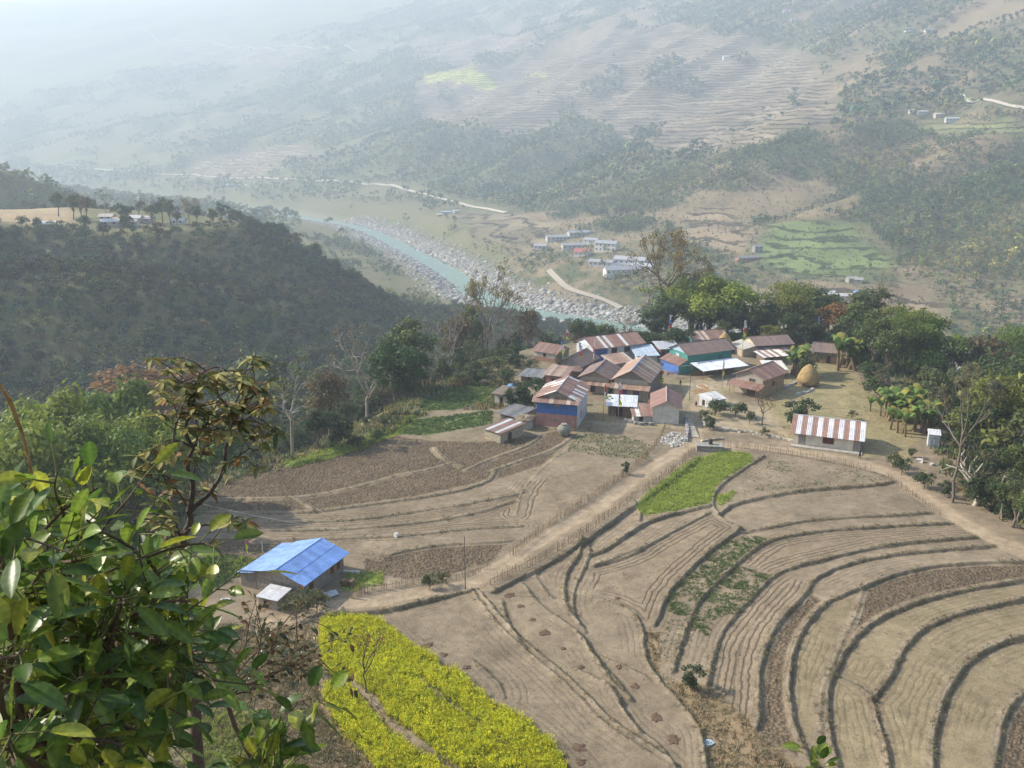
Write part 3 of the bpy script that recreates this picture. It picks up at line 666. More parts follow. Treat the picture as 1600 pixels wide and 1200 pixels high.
def house(label, FL, FR, depth, wh, rh, roof='rust', axis='side', wall=(.5,.48,.44), bands=None, over=.6, name='village_house', cat='house',
          opens=(), awning=None, seed=1, gable=None, plinth=None, w=None, ang=None, sink=1.2, group='houses of the village', wmat='paint', rooftype='gable', rows=1, ridgecap=None, side=None, high='back', rspec2=None, z=None, lean=None):
    rng = random.Random(seed)
    a = at(*FL); b_ = at(*FR) if FR else None
    if w is None: v = Vector((b_[0]-a[0], b_[1]-a[1], 0)); w = v.length; rz = math.atan2(v.y, v.x)
    else: rz = R(ang)
    z0 = (a[2] if b_ is None else max(a[2], b_[2] - .3)) if z is None else z
    root = thing(name, label, cat, (a[0], a[1], z0), rz, group)
    W_, D_ = w, depth
    bands = bands or [(0, wh, wall)]
    b = MB()
    lo = -sink
    for i, (u0, u1, c) in enumerate(bands):
        if i == 0: u0 = lo
        if rooftype == 'gable' or u1 < wh - .01: b.box((0,0,u0),(W_,D_,u1), c)
        else:                                     # mono-pitch top
            zf, zb = (wh, wh + rh) if high == 'back' else (wh + rh, wh)
            b.hexa([(0,0,u0),(W_,0,u0),(W_,D_,u0),(0,D_,u0),(0,0,zf),(W_,0,zf),(W_,D_,zb),(0,D_,zb)], c)
    b.build('wall', M[wmat], root)
    if side is not None:                           # right wall: own paint on some, shade painted into the colour on most
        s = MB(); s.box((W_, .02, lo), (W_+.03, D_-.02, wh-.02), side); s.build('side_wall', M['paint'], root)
    ov = over; g = gable or wall
    if rooftype == 'gable':
        gb = MB()
        if axis == 'side':
            sl_ = rh / (D_/2); e0 = wh - sl_*ov
            rf = sheets([(-ov,-ov,e0+.04),(W_+ov,-ov,e0+.04),(W_+ov,D_/2,wh+rh+.04),(-ov,D_/2,wh+rh+.04)], roof, rng, rows=rows)
            r2 = sheets([(W_+ov,D_+ov,e0+.04),(-ov,D_+ov,e0+.04),(-ov,D_/2,wh+rh+.04),(W_+ov,D_/2,wh+rh+.04)], rspec2 or roof, rng, rows=rows)
            for x0, x1 in ((0,.15),(W_-.15,W_)):
                for yy in ((0,D_/2),):
                    gb.face([(x0,0,wh),(x0,D_/2,wh+rh-.02),(x0,D_,wh)][::-1] if 0 else [(x0,D_,wh),(x0,D_/2,wh+rh-.02),(x0,0,wh)], g)
                    gb.face([(x1,0,wh),(x1,D_/2,wh+rh-.02),(x1,D_,wh)][::-1], g)
            cap = [(-ov,D_/2,wh+rh+.1),(W_+ov,D_/2,wh+rh+.1)]
        else:
            sl_ = rh / (W_/2); e0 = wh - sl_*ov
            rf = sheets([(-ov,D_+ov,e0+.04),(-ov,-ov,e0+.04),(W_/2,-ov,wh+rh+.04),(W_/2,D_+ov,wh+rh+.04)], roof, rng, rows=rows)
            r2 = sheets([(W_+ov,-ov,e0+.04),(W_+ov,D_+ov,e0+.04),(W_/2,D_+ov,wh+rh+.04),(W_/2,-ov,wh+rh+.04)], rspec2 or roof, rng, rows=rows)
            for y0, y1 in ((0,.15),(D_-.15,D_)):
                gb.face([(0,y0,wh),(W_,y0,wh),(W_/2,y0,wh+rh-.02)], g); gb.face([(0,y1,wh),(W_/2,y1,wh+rh-.02),(W_,y1,wh)], g)
            cap = [(W_/2,-ov,wh+rh+.1),(W_/2,D_+ov,wh+rh+.1)]
        i = len(rf.v); rf.v += r2.v; rf.c += r2.c; rf.f += [tuple(k+i for k in f) for f in r2.f]
        ro = rf.build('roof', M['tin'], root)
        hv = 6; fs = gb.f[:]
        for a0_ in (0, 2):                          # one closed piece at each end
            g2 = MB(); A_ = [Vector(v) for v in gb.v[a0_*3:a0_*3+3]]; nrm = (A_[1]-A_[0]).cross(A_[2]-A_[0]).normalized() * (.12 if a0_ == 0 else -.12)
            B_ = [p - nrm for p in A_]; g2.face(A_, g); g2.face(B_[::-1], g)
            for x in range(3): g2.face([A_[x], B_[x], B_[(x+1) % 3], A_[(x+1) % 3]], g)
            g2.build('gable', M[wmat], root)
        c = MB(); c.tube(cap, .09, ridgecap or tuple(x*.9 for x in pal(roof if roof != 'stripe' else 'white', rng, 1)), 5); c.build('ridge_cap', M['tin'], ro)
    else:
        sl_ = rh / D_
        z0_, z1_ = (wh - sl_*ov, wh + rh + sl_*ov) if high == 'back' else (wh + rh + sl_*ov, wh - sl_*ov)
        rf = sheets([(-ov,-ov,z0_+.04),(W_+ov,-ov,z0_+.04),(W_+ov,D_+ov,z1_+.04),(-ov,D_+ov,z1_+.04)], roof, rng, rows=rows)
        rf.build('roof', M['tin'], root)
    if awning:                                     # (height at wall, drop, projection, palette)
        ah, dr_, pr, sp = awning[:4]
        q = [(-ov,-pr,ah-dr_),(W_+ov,-pr,ah-dr_),(W_+ov,-.02,ah),(-ov,-.02,ah)]
        aw = sheets(q, sp, rng).build('awning', M['tin'], root)
        for x in (.1, W_/2, W_-.1): p = MB(); p.tube([(x,-pr+.25,-.5),(x,-pr+.25,ah-dr_+.02)], .06, (.2,.15,.1), 5); p.build('post', M['wood'], aw)
    if lean:                                       # lean-to on the left: (width, high z, low z, palette, wall colours)
        lw, hz, lz, sp, lc, fc = lean
        lb = MB(); lb.hexa([(-lw,0,lo),(-.01,0,lo),(-.01,D_,lo),(-lw,D_,lo),(-lw,0,lz),(-.01,0,hz-.1),(-.01,D_,hz-.1),(-lw,D_,lz)], lc)
        le = lb.build('lean_to', M['paint'], root)
        fb = MB(); fb.hexa([(-lw,-.03,lo),(-.01,-.03,lo),(-.01,-.005,lo),(-lw,-.005,lo),(-lw,-.03,lz-.05),(-.01,-.03,hz-.15),(-.01,-.005,hz-.15),(-lw,-.005,lz-.05)], fc); fb.build('front_panel', M['paint'], le)
        sheets([(-lw-.3,D_+.3,lz),(-lw-.3,-.3,lz),(-.02,-.3,hz),(-.02,D_+.3,hz)], sp, rng).build('lean_to_roof', M['tin'], le)
    if plinth:
        p = MB(); p.box((-.3,-plinth,-.6),(W_+.3,-.01,.18),(.42,.39,.34)); p.build('plinth', M['stone'], root)
    if group: root.scale = (1.08, 1.08, 1.1)
    for op in opens: opening(root, op[0], (W_, D_), *op[1:5], **(op[5] if len(op) > 5 else {}))
    return root
DK = dict(col=(.035,.03,.03)); DOOR = dict(kind='door')
def wn_(f,u,v,w,h,**k): return (f,u,v,w,h,dict(k))
CREAM = (.62,.58,.49); LIM = (.60,.60,.58); BL = (.075,.18,.50); TEAL = (.07,.27,.24); MUD = (.33,.22,.13)
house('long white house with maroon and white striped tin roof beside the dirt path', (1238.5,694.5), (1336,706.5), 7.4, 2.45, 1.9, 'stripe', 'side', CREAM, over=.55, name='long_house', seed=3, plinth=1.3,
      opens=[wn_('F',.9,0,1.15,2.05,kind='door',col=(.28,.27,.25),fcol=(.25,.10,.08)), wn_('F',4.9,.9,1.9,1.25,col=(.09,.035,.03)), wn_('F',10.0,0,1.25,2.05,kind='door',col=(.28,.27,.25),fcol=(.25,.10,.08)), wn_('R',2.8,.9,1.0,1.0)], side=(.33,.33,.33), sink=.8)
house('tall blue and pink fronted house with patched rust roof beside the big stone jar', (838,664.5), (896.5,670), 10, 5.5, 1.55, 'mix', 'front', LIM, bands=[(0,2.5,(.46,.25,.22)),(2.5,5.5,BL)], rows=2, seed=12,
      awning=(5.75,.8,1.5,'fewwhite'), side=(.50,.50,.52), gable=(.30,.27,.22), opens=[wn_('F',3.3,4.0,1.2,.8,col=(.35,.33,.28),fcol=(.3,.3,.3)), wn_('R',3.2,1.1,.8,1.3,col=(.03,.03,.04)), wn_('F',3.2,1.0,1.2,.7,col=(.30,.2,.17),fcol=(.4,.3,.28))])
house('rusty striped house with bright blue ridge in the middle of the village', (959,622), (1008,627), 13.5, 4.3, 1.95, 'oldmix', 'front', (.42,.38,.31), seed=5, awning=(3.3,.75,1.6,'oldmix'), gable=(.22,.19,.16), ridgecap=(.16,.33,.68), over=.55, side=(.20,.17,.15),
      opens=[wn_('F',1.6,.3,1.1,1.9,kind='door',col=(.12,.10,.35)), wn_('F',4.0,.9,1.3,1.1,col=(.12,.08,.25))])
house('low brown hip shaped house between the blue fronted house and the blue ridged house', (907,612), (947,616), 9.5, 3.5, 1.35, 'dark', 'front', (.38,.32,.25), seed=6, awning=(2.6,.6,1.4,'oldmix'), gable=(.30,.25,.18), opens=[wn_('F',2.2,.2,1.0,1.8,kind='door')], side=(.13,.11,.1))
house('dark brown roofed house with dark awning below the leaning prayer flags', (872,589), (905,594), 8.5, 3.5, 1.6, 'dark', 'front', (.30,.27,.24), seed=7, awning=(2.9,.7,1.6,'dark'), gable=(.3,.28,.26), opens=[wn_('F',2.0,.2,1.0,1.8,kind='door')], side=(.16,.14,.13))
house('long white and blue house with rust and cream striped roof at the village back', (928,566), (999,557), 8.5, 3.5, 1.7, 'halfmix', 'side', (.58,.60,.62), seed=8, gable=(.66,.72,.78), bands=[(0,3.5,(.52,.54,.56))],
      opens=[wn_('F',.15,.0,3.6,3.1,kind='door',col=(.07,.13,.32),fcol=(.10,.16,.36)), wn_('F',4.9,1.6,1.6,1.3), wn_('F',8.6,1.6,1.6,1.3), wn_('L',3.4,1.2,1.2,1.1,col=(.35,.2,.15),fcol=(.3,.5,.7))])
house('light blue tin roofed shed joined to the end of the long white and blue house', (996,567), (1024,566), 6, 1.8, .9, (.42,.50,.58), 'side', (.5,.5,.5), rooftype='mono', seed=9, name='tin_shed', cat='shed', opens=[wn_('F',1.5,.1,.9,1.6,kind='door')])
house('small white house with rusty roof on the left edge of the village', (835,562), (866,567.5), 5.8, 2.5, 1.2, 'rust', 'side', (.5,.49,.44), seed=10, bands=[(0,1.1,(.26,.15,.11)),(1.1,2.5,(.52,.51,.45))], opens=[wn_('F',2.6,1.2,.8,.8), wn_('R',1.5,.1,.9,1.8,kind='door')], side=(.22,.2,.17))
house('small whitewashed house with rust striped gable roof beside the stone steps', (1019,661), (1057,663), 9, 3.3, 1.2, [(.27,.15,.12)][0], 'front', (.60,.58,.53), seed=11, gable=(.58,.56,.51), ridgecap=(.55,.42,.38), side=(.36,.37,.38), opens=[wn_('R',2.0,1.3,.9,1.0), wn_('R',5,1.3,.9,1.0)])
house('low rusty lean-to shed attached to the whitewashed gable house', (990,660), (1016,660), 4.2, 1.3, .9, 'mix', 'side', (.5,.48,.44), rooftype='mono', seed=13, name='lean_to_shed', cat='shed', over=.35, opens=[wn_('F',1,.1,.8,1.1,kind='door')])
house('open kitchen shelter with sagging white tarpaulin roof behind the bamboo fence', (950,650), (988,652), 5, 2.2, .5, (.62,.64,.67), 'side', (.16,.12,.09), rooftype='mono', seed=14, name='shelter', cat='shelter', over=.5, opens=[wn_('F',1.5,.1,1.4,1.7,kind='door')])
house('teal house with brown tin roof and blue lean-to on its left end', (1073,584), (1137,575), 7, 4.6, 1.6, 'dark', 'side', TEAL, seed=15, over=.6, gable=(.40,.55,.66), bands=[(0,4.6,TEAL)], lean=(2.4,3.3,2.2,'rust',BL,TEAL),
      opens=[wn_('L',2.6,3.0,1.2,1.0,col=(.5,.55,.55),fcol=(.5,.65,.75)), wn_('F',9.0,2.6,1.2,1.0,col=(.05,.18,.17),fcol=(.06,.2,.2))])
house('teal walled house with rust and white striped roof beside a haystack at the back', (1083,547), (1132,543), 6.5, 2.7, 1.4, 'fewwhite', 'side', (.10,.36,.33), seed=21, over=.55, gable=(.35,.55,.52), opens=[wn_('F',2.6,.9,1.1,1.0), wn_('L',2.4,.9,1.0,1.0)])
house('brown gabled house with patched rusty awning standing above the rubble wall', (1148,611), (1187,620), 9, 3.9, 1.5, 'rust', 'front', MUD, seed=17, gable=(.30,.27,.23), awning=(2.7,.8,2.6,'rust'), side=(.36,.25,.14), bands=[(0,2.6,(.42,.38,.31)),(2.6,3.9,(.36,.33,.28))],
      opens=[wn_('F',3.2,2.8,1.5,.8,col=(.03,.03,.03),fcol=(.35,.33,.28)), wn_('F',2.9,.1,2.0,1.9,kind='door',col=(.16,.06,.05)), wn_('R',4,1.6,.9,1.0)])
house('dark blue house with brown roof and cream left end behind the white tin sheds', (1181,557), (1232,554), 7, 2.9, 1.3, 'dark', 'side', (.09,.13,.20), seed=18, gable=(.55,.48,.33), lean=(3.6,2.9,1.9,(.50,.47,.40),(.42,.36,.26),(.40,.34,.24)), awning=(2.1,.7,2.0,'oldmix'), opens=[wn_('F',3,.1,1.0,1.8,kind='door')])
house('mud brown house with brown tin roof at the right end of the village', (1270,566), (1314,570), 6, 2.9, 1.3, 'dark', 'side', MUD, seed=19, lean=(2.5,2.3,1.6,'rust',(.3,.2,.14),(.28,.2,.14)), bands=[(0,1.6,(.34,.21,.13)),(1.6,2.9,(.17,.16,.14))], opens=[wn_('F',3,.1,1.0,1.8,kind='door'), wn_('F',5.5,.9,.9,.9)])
house('low shed with clean white tin roof behind the brown gabled house', (1199,590), (1224,590), 4.5, 2.0, .55, 'white', 'side', (.14,.12,.1), rooftype='mono', seed=20, name='tin_shed', cat='shed', opens=[wn_('F',1,.1,1.2,1.6,kind='door')])
house('narrow shed with streaky white and rust roof in front of the dark blue house', (1194,570), (1229,567), 3.5, 1.9, .4, 'mix', 'side', (.2,.15,.12), rooftype='mono', seed=22, name='tin_shed', cat='shed', opens=[wn_('F',1.5,.1,1.0,1.5,kind='door')])
house('tiny whitish tin hut at the corner of the vegetable patch', (1108,638), (1131,634), 3.2, 1.5, .5, 'white', 'side', (.50,.55,.56), rooftype='mono', seed=23, name='tin_hut', cat='hut', over=.25, opens=[wn_('L',1,.1,.8,1.2,kind='door')])
house('reddish tin store at the left of the teal house', (1032,560), (1058,559), 5, 2.4, .5, (.40,.42,.46), 'side', (.24,.14,.12), rooftype='mono', seed=24, name='store_shed', cat='shed', opens=[wn_('F',1.7,1.1,2.2,.9,col=(.03,.03,.03)), wn_('F',.3,.1,.8,1.7,kind='door')])
house('stone walled goat shed with bright patched tin roof at the field edge', (757,685), (780,692), 6, 1.9, .35, 'mix', 'side', (.40,.35,.26), rooftype='mono', seed=25, name='stone_shed', cat='shed', wmat='masonry', over=.35, high='back', opens=[wn_('R',2,.1,.9,1.4,kind='door')])
house('grey slab roofed shed behind the round stone hut', (782,658), (806,664), 4.5, 1.7, .4, 'slate', 'side', (.18,.17,.16), rooftype='mono', seed=26, name='slab_shed', cat='shed', wmat='masonry', opens=[wn_('F',1.2,.1,.8,1.3,kind='door')])
house('pale hut with thatched top below the haystack with a blue tarpaulin', (773,630), (795,634), 3.6, 2.2, .4, (.24,.18,.13), 'side', (.42,.41,.37), rooftype='mono', seed=27, name='thatched_hut', cat='hut', opens=[wn_('F',1.2,.1,.8,1.5,kind='door')])
house('low stone shed with slab roof left of the dark brown house', (814,597), (842,600), 4.5, 1.5, .35, 'slate', 'side', (.25,.2,.16), rooftype='mono', seed=28, name='slab_shed', cat='shed', wmat='masonry', opens=[wn_('F',1.6,.1,.8,1.2,kind='door')])
house('small rusty shed squeezed behind the blue and pink fronted house', (853,603), (880,606), 5, 2.6, .7, 'oldmix', 'side', (.3,.18,.14), rooftype='mono', seed=29, name='rusty_shed', cat='shed', opens=[wn_('F',1.2,.1,.8,1.8,kind='door')])
house('rust roofed annex between the long white house and the blue ridged house', (958,586), (985,582), 4, 2.7, .8, 'oldmix', 'side', (.34,.3,.26), rooftype='mono', seed=30, name='annex', cat='shed', opens=[wn_('F',1.2,.1,.8,1.8,kind='door')])
# the lone blue roofed house
house('grey block house with bright blue gable roof alone by the lower path', (402,921), (476,940), 8.7, 2.75, 1.15, 'blue', 'front', (.27,.245,.21), over=.65, seed=31, gable=(.30,.25,.18), side=(.24,.22,.2), wmat='masonry', group=None, rows=2, ridgecap=(.3,.46,.78), lean=(2.6,2.6,2.0,'blue',(.28,.25,.2),(.20,.18,.15)),
      opens=[wn_('R',1.0,.1,1.0,1.9,kind='door',col=(.12,.05,.03),fcol=(.30,.13,.06)), wn_('R',5.6,.9,.9,1.2,col=(.10,.07,.05),fcol=(.42,.18,.07)), wn_('R',7.0,.9,.9,1.2,col=(.10,.07,.05),fcol=(.42,.18,.07))])
house('small grey hut with flat white sheet roof in front of the blue roofed house', (405,948), (434,955), 2.6, 1.5, .15, (.70,.70,.72), 'side', (.30,.27,.22), rooftype='mono', seed=32, name='small_hut', cat='hut', over=.25, group=None, opens=[wn_('F',.8,.1,.7,1.1,kind='door')])
house('narrow grey tin latrine hut at the right edge of the yard', (1449,698), (1467,700), 2.1, 2.5, .35, (.60,.62,.64), 'side', (.46,.52,.55), rooftype='mono', seed=33, name='latrine_hut', cat='hut', over=.15, group=None, opens=[wn_('F',.35,.05,.9,1.9,kind='door',col=(.42,.48,.52),fcol=(.3,.33,.35))])
# open drying shed with the long white roof
def open_shed():
    a = at(1099,594); b_ = at(1166,585); v = Vector((b_[0]-a[0], b_[1]-a[1], 0)); L = v.length
    r = thing('open_shed', 'open sided shed with long shiny white tin roof in front of the teal house', 'shed', a, math.atan2(v.y, v.x), 'houses of the village')
    rng = random.Random(4)
    sheets([(-.4,-.3,2.3),(L+.4,-.3,2.3),(L+.4,5.2,3.1),(-.4,5.2,3.1)], (.64,.67,.72), rng).build('roof', M['tin'], r)
    for x in (0.1, L*.33, L*.66, L-.1):
        for y, h in ((.2,2.3),(4.8,3.0)):
            p = MB(); p.tube([(x,y,-.3),(x,y,h)], .07, (.2,.15,.1), 6); p.build('post', M['wood'], r)
    p = MB(); p.box((.3,4.6,-.3),(L-.3,4.7,1.1),(.25,.18,.12)); p.build('back_rail', M['wood'], r)
open_shed()
# round stone hut, jar, haystacks
def lathe(b, prof, col, n=20, c=(0,0), wob=0, rng=None):
    base = len(b.v); m = len(prof)
    for i, (r, z) in enumerate(prof):
        for k in range(n):
            a = 2*math.pi*k/n; rr = r * (1 + (wob * (rng.random()-.5) if rng else 0))
            b.v.append((c[0]+rr*math.cos(a), c[1]+rr*math.sin(a), z)); cc = .88 + .24 * (rng.random() if rng else .5); b.c.append(tuple(q*cc for q in col))
    for i in range(m-1):
        for k in range(n):
            a = base+i*n+k; d = base+i*n+(k+1) % n; b.f.append((a, d, d+n, a+n))
    b.f.append(tuple(base+(m-1)*n+k for k in range(n)))
rng = random.Random(9)
p = at(819,668); t = thing('round_hut', 'round whitewashed stone hut with branches piled on its top', 'hut', p)
b = MB(); lathe(b, [(1.75,-.5),(1.72,1),(1.68,2.0)], (.46,.44,.40), 22, wob=.05, rng=rng); b.build('wall', M['masonry'], t, True)
b = MB(); lathe(b, [(2.0,2.0),(1.9,2.15),(1.0,2.4),(.1,2.5)], (.22,.17,.12), 22, wob=.2, rng=rng); b.build('roof', M['straw'], t)
for k in range(6):
    b = MB(); a = rng.random()*6.3; b.tube([(-1.4*math.cos(a),-1.4*math.sin(a),2.45+k*.05),(1.4*math.cos(a),1.4*math.sin(a),2.55+k*.05)], .07, (.5,.42,.3), 5); b.build('branch', M['wood'], t)
p = at(881,680); t = thing('water_jar', 'giant round cement water jar beside the blue and pink fronted house', 'water tank', p)
b = MB(); lathe(b, [(.75,-.2),(.85,.1),(1.15,.6),(1.30,1.1),(1.28,1.5),(1.1,1.85),(.7,2.1),(.55,2.2),(.6,2.32),(.5,2.34)], (.24,.25,.21), 26, wob=.015, rng=rng); b.build('jar', M['stone'], t, True)
b = MB(); lathe(b, [(.62,2.33),(.62,2.40),(.1,2.43)], (.3,.3,.26), 20); b.build('lid', M['stone'], t)
def haystack(px, py, r, h, label, pole=True, stand=.6, tarp=False, dist=None):
    p = at(px, py); t = thing('haystack', label, 'haystack', p, rng.random()*6, 'haystacks of the village')
    b = MB(); pr = [(r*.82,stand),(r*.97,stand+h*.06),(r*1.0,stand+h*.22),(r*.90,stand+h*.42),(r*.74,stand+h*.62),(r*.52,stand+h*.80),(r*.26,stand+h*.93),(r*.06,stand+h)]
    lathe(b, pr, (.36,.25,.11), 40, wob=.05, rng=rng)
    for _ in range(900):                         # loose straw ends
        a = rng.random()*6.283; i = rng.random()**.8*(len(pr)-1.01); k = int(i); f = i-k; rr = pr[k][0]*(1-f)+pr[k+1][0]*f; z = pr[k][1]*(1-f)+pr[k+1][1]*f
        c = Vector((rr*math.cos(a), rr*math.sin(a), z)); o = Vector((math.cos(a)*.12, math.sin(a)*.12, -.28-.2*rng.random())); s = Vector((-math.sin(a), math.cos(a), 0))*.05
        q = .75+.6*rng.random(); b.face([c-s, c+s, c+o+s*.3, c+o-s*.3], (.36*q,.26*q,.12*q))
    b.build('straw', M['straw'], t, True)
    if stand > .3:
        for k in range(5):
            a = k*1.257; b = MB(); b.tube([(r*.7*math.cos(a), r*.7*math.sin(a),-.3),(r*.7*math.cos(a), r*.7*math.sin(a),stand+.1)], .09, (.18,.13,.09), 5); b.build('leg', M['wood'], t)
        b = MB(); lathe(b, [(r*.85,stand-.08),(r*.85,stand+.05)], (.2,.15,.1), 16); b.build('platform', M['wood'], t)
    if pole: b = MB(); b.tube([(0,0,stand+h-.4),(.05,0,stand+h+1.6)], .05, (.3,.26,.22), 5); b.build('pole', M['wood'], t)
    if tarp:
        b = MB(); lathe(b, [(r*.75,stand+h*.70),(r*.6,stand+h*.84),(r*.3,stand+h*.97),(.05,stand+h+.06)], (.20,.38,.66), 9, wob=.25, rng=rng); b.build('tarpaulin', M['cloth'], t)
haystack(1262,602, 2.6, 4.6, 'large golden haystack on short legs at the edge of the open yard', pole=False)
haystack(1131,550, 2.3, 5.4, 'haystack with a tall pole behind the teal walled striped roof house', stand=.2)
haystack(799,622, 1.8, 3.2, 'small haystack topped with a blue tarpaulin on the left of the village', pole=False, stand=.2, tarp=True)
# ---------------------------------------------------------------- prayer flags and poles
FC = [(.12,.30,.68),(.75,.75,.75),(.65,.05,.06),(.12,.42,.10),(.72,.75,.06)]
def flagpole(px, py, h, fl, label, cols=(0,1,2,4), lean=0.0, fw=.75, col=(.33,.30,.26)):
    p = at(px, py); t = thing('prayer_flag_pole', label, 'prayer flag', p, 0, 'prayer flag poles')
    b = MB(); b.tube([(0,0,-.4),(lean*.4,0,h*.5),(lean,0,h)], [.07,.055,.035], col, 6); b.build('pole', M['wood'], t)
    n = len(cols); z = h - .15
    b = MB(); L = fl / n
    for i, c in enumerate(cols):
        for s in range(3):
            z0 = h - .1 - (i + s/3)*L; z1 = z0 - L/3
            x0, x1 = lean*z0/h, lean*z1/h; w0 = fw*(.75+.35*math.sin(i*3+s*1.7+px)); w1 = fw*(.75+.35*math.sin(i*3+s*1.7+1.2+px)); yb = .15*math.sin(s*2+i+px)
            b.slab([(x0+.03,0,z0),(x1+.03,0,z1),(x1+w1,yb-.15,z1-.12),(x0+w0,-yb-.15,z0-.12)], .012, FC[c])
    b.build('flag', M['cloth'], t)
    return t
flagpole(884,560,8.0,2.6,'leftmost back pole with white red and yellow prayer flag over the river view',(1,2,4))
flagpole(881,577,7.5,4.6,'leaning pole with blue white and yellow prayer flag at the back left of the village',(0,1,4,3),-.9)
flagpole(908,588,8.6,4.2,'pole with blue red and yellow prayer flag above the dark brown roof',(0,1,2,4),-.7)
flagpole(926,587,9.2,5.0,'bare weathered pole with faded flag in front of the blue door panel',(1,2,1),0,.28)
flagpole(1044,541,9.2,5.2,'tall pole with white blue red and yellow prayer flag against the dark trees',(1,0,2,4))
flagpole(1159,558,10.2,5.4,'tall pole with white red and yellow prayer flag left of the dark blue house',(1,1,2,4,3))
flagpole(1272,540,8.5,4.8,'pole with blue and yellow prayer flag in front of the woods at the back right',(0,1,4),.5)
flagpole(1031,606,6.4,5.2,'pole with blue red and green flag in the lane right of the blue ridged house',(0,1,2,3,4),-.1,.8)
flagpole(966,655,8.2,5.0,'pole with white pink and yellow flag over the white tarpaulin shelter',(1,2,4),.0,.6)
flagpole(942,655,7.8,3.5,'pale pole with rag flags at the left side of the bamboo fence',(2,1),.2,.35,(.42,.38,.33))
flagpole(1128,606,7.0,3.8,'pole with thin white and red flag over the long white tin roof',(1,1,2,4),-.1,.4)
flagpole(386,880,4.9,3.0,'pole with blue red and yellow prayer flag behind the blue roofed house',(0,1,2,4,4),0,.45)
def utility(px, py, h, label, col=(.10,.09,.08), arm=True, r=.11):
    p = at(px, py); t = thing('utility_pole', label, 'pole', p, 0, None)
    b = MB(); b.tube([(0,0,-.5),(0,0,h)], [r, r*.7], col, 8); b.build('pole', M['wood'], t)
    if arm:
        b = MB(); b.box((-.5,-.04,h-.5),(.5,.04,h-.42),(.2,.2,.2)); b.build('crossarm', M['wood'], t)
        b = MB(); [lathe(b, [(.05,h-.42),(.05,h-.3),(.02,h-.27)], (.5,.5,.5), 8, (x,0)) for x in (-.42,.42)]; b.build('insulator', M['wood'], t)
    return Vector(p) + Vector((0,0,h-.35))
u1 = utility(727,921,7.6,'thin dark metal pole where the paths meet above the mustard field', arm=False, r=.07)
u2 = utility(1077,626,8.6,'thin dark pole standing beside the drying mats in the village', arm=False, r=.07)
u3 = utility(252,852,8.8,'weathered utility pole behind the rust leaved tree on the left', (.14,.13,.12), r=.13)
u4 = utility(412,880,3.4,'short grey pole at the back of the blue roofed house', (.45,.45,.43), arm=False, r=.08)
u5 = utility(1437,676,9.0,'slim dark pole between the banana clump and the latrine hut', (.12,.10,.08), arm=False, r=.08)
def wire(a, b_, sag, label):
    b = MB(); n = 16
    pts = [a.lerp(b_, i/n) - Vector((0,0,sag*4*(i/n)*(1-i/n))) for i in range(n+1)]
    b.tube(pts, .018, (.45,.43,.40), 4); o = b.build('overhead_wire', M['wood']); tag(o, label, 'wire')
wire(u3, u1, 1.5, 'thin overhead wire crossing the ploughed field to the dark metal pole')
wire(u2, Vector(at(1031,606))+Vector((0,0,6)), .4, 'thin wire from the pole by the drying mats into the village lane')
# ---------------------------------------------------------------- walls, fences, rubble
def stone_wall(pts, label, h=.8, w=.6, col=(.33,.30,.25), seed=0, group=None):
    rng = random.Random(seed); P = densify([at(*q)[:2] for q in pts], .45); b = MB()
    for i, p in enumerate(P):
        if i + 1 < len(P): d = P[i+1] - p
        ang = math.atan2(d[1], d[0]); g = float(ground(p[0], p[1]))
        for lay in range(max(2, int(h/.28))):
            c = .6 + .8*rng.random(); z = g - .1 + lay*.26; a = ang + (rng.random()-.5)*.4
            cx, cy = p[0]+(rng.random()-.5)*.12, p[1]+(rng.random()-.5)*.12; L, Wd, H = .24+.06*rng.random(), w/2*(.8+.4*rng.random()), .15
            ca, sa = math.cos(a), math.sin(a); q = []
            for zz, k in ((z-H, 1.0), (z+H, .8)):
                for x, y in ((-L,-Wd),(L,-Wd),(L,Wd),(-L,Wd)): q.append((cx+(x*ca-y*sa)*k+rng.uniform(-.04,.04), cy+(x*sa+y*ca)*k+rng.uniform(-.04,.04), zz+rng.uniform(-.04,.04)))
            b.hexa(q, tuple(v*c for v in col))
    tag(b.build('stone_wall', M['stone']), label, 'wall', group)
stone_wall([(1098,645),(1100,668),(1130,672),(1170,677),(1210,685),(1237,691)], 'low dry stone wall along the top of the path left of the striped roof house', .9, .6, (.42,.38,.31), 1)
stone_wall([(1072,655),(1074,672),(1072,690)], 'stone wall on the left side of the steps going up into the village', 1.1, .7, (.3,.29,.28), 2)
stone_wall([(1098,690),(1128,686)], 'short stone edge behind the cement tap platform', .5, .5, (.33,.3,.25), 5)
stone_wall([(975,658),(1000,664),(1019,664)], 'rough stone foot wall below the low rusty lean-to shed', .9, .7, (.25,.24,.22), 3)
stone_wall([(1190,620),(1205,610),(1228,606),(1246,596)], 'tumbled rubble wall running from the brown gabled house to the big haystack', .8, .9, (.30,.30,.29), 4)
stone_wall([(1246,616),(1262,613),(1270,608)], 'short pale stone ridge in front of the big haystack', .5, .7, (.5,.47,.42), 6)
def rocks(name, label, cx, cy, rx, n, size, col, seed, sq=.4):
    rng = random.Random(seed); b = MB()
    for _ in range(n):
        a = rng.random()*6.28; r = math.sqrt(rng.random()); p = at(cx+rx*r*math.cos(a), cy+rx*sq*r*math.sin(a)); s = size*(.5+rng.random()); c = .7+.5*rng.random()
        q = []
        for zz in (-.5,.6):
            for k in range(4):
                t = k*1.57+rng.random()*.6; q.append((p[0]+s*math.cos(t)*(.9-.2*(zz>0))*rng.uniform(.7,1.2), p[1]+s*math.sin(t)*(.9-.2*(zz>0))*rng.uniform(.7,1.2), p[2]+s*zz*rng.uniform(.7,1.1)))
        b.hexa(q, tuple(v*c for v in col))
    return b.build(name, M['stone'])
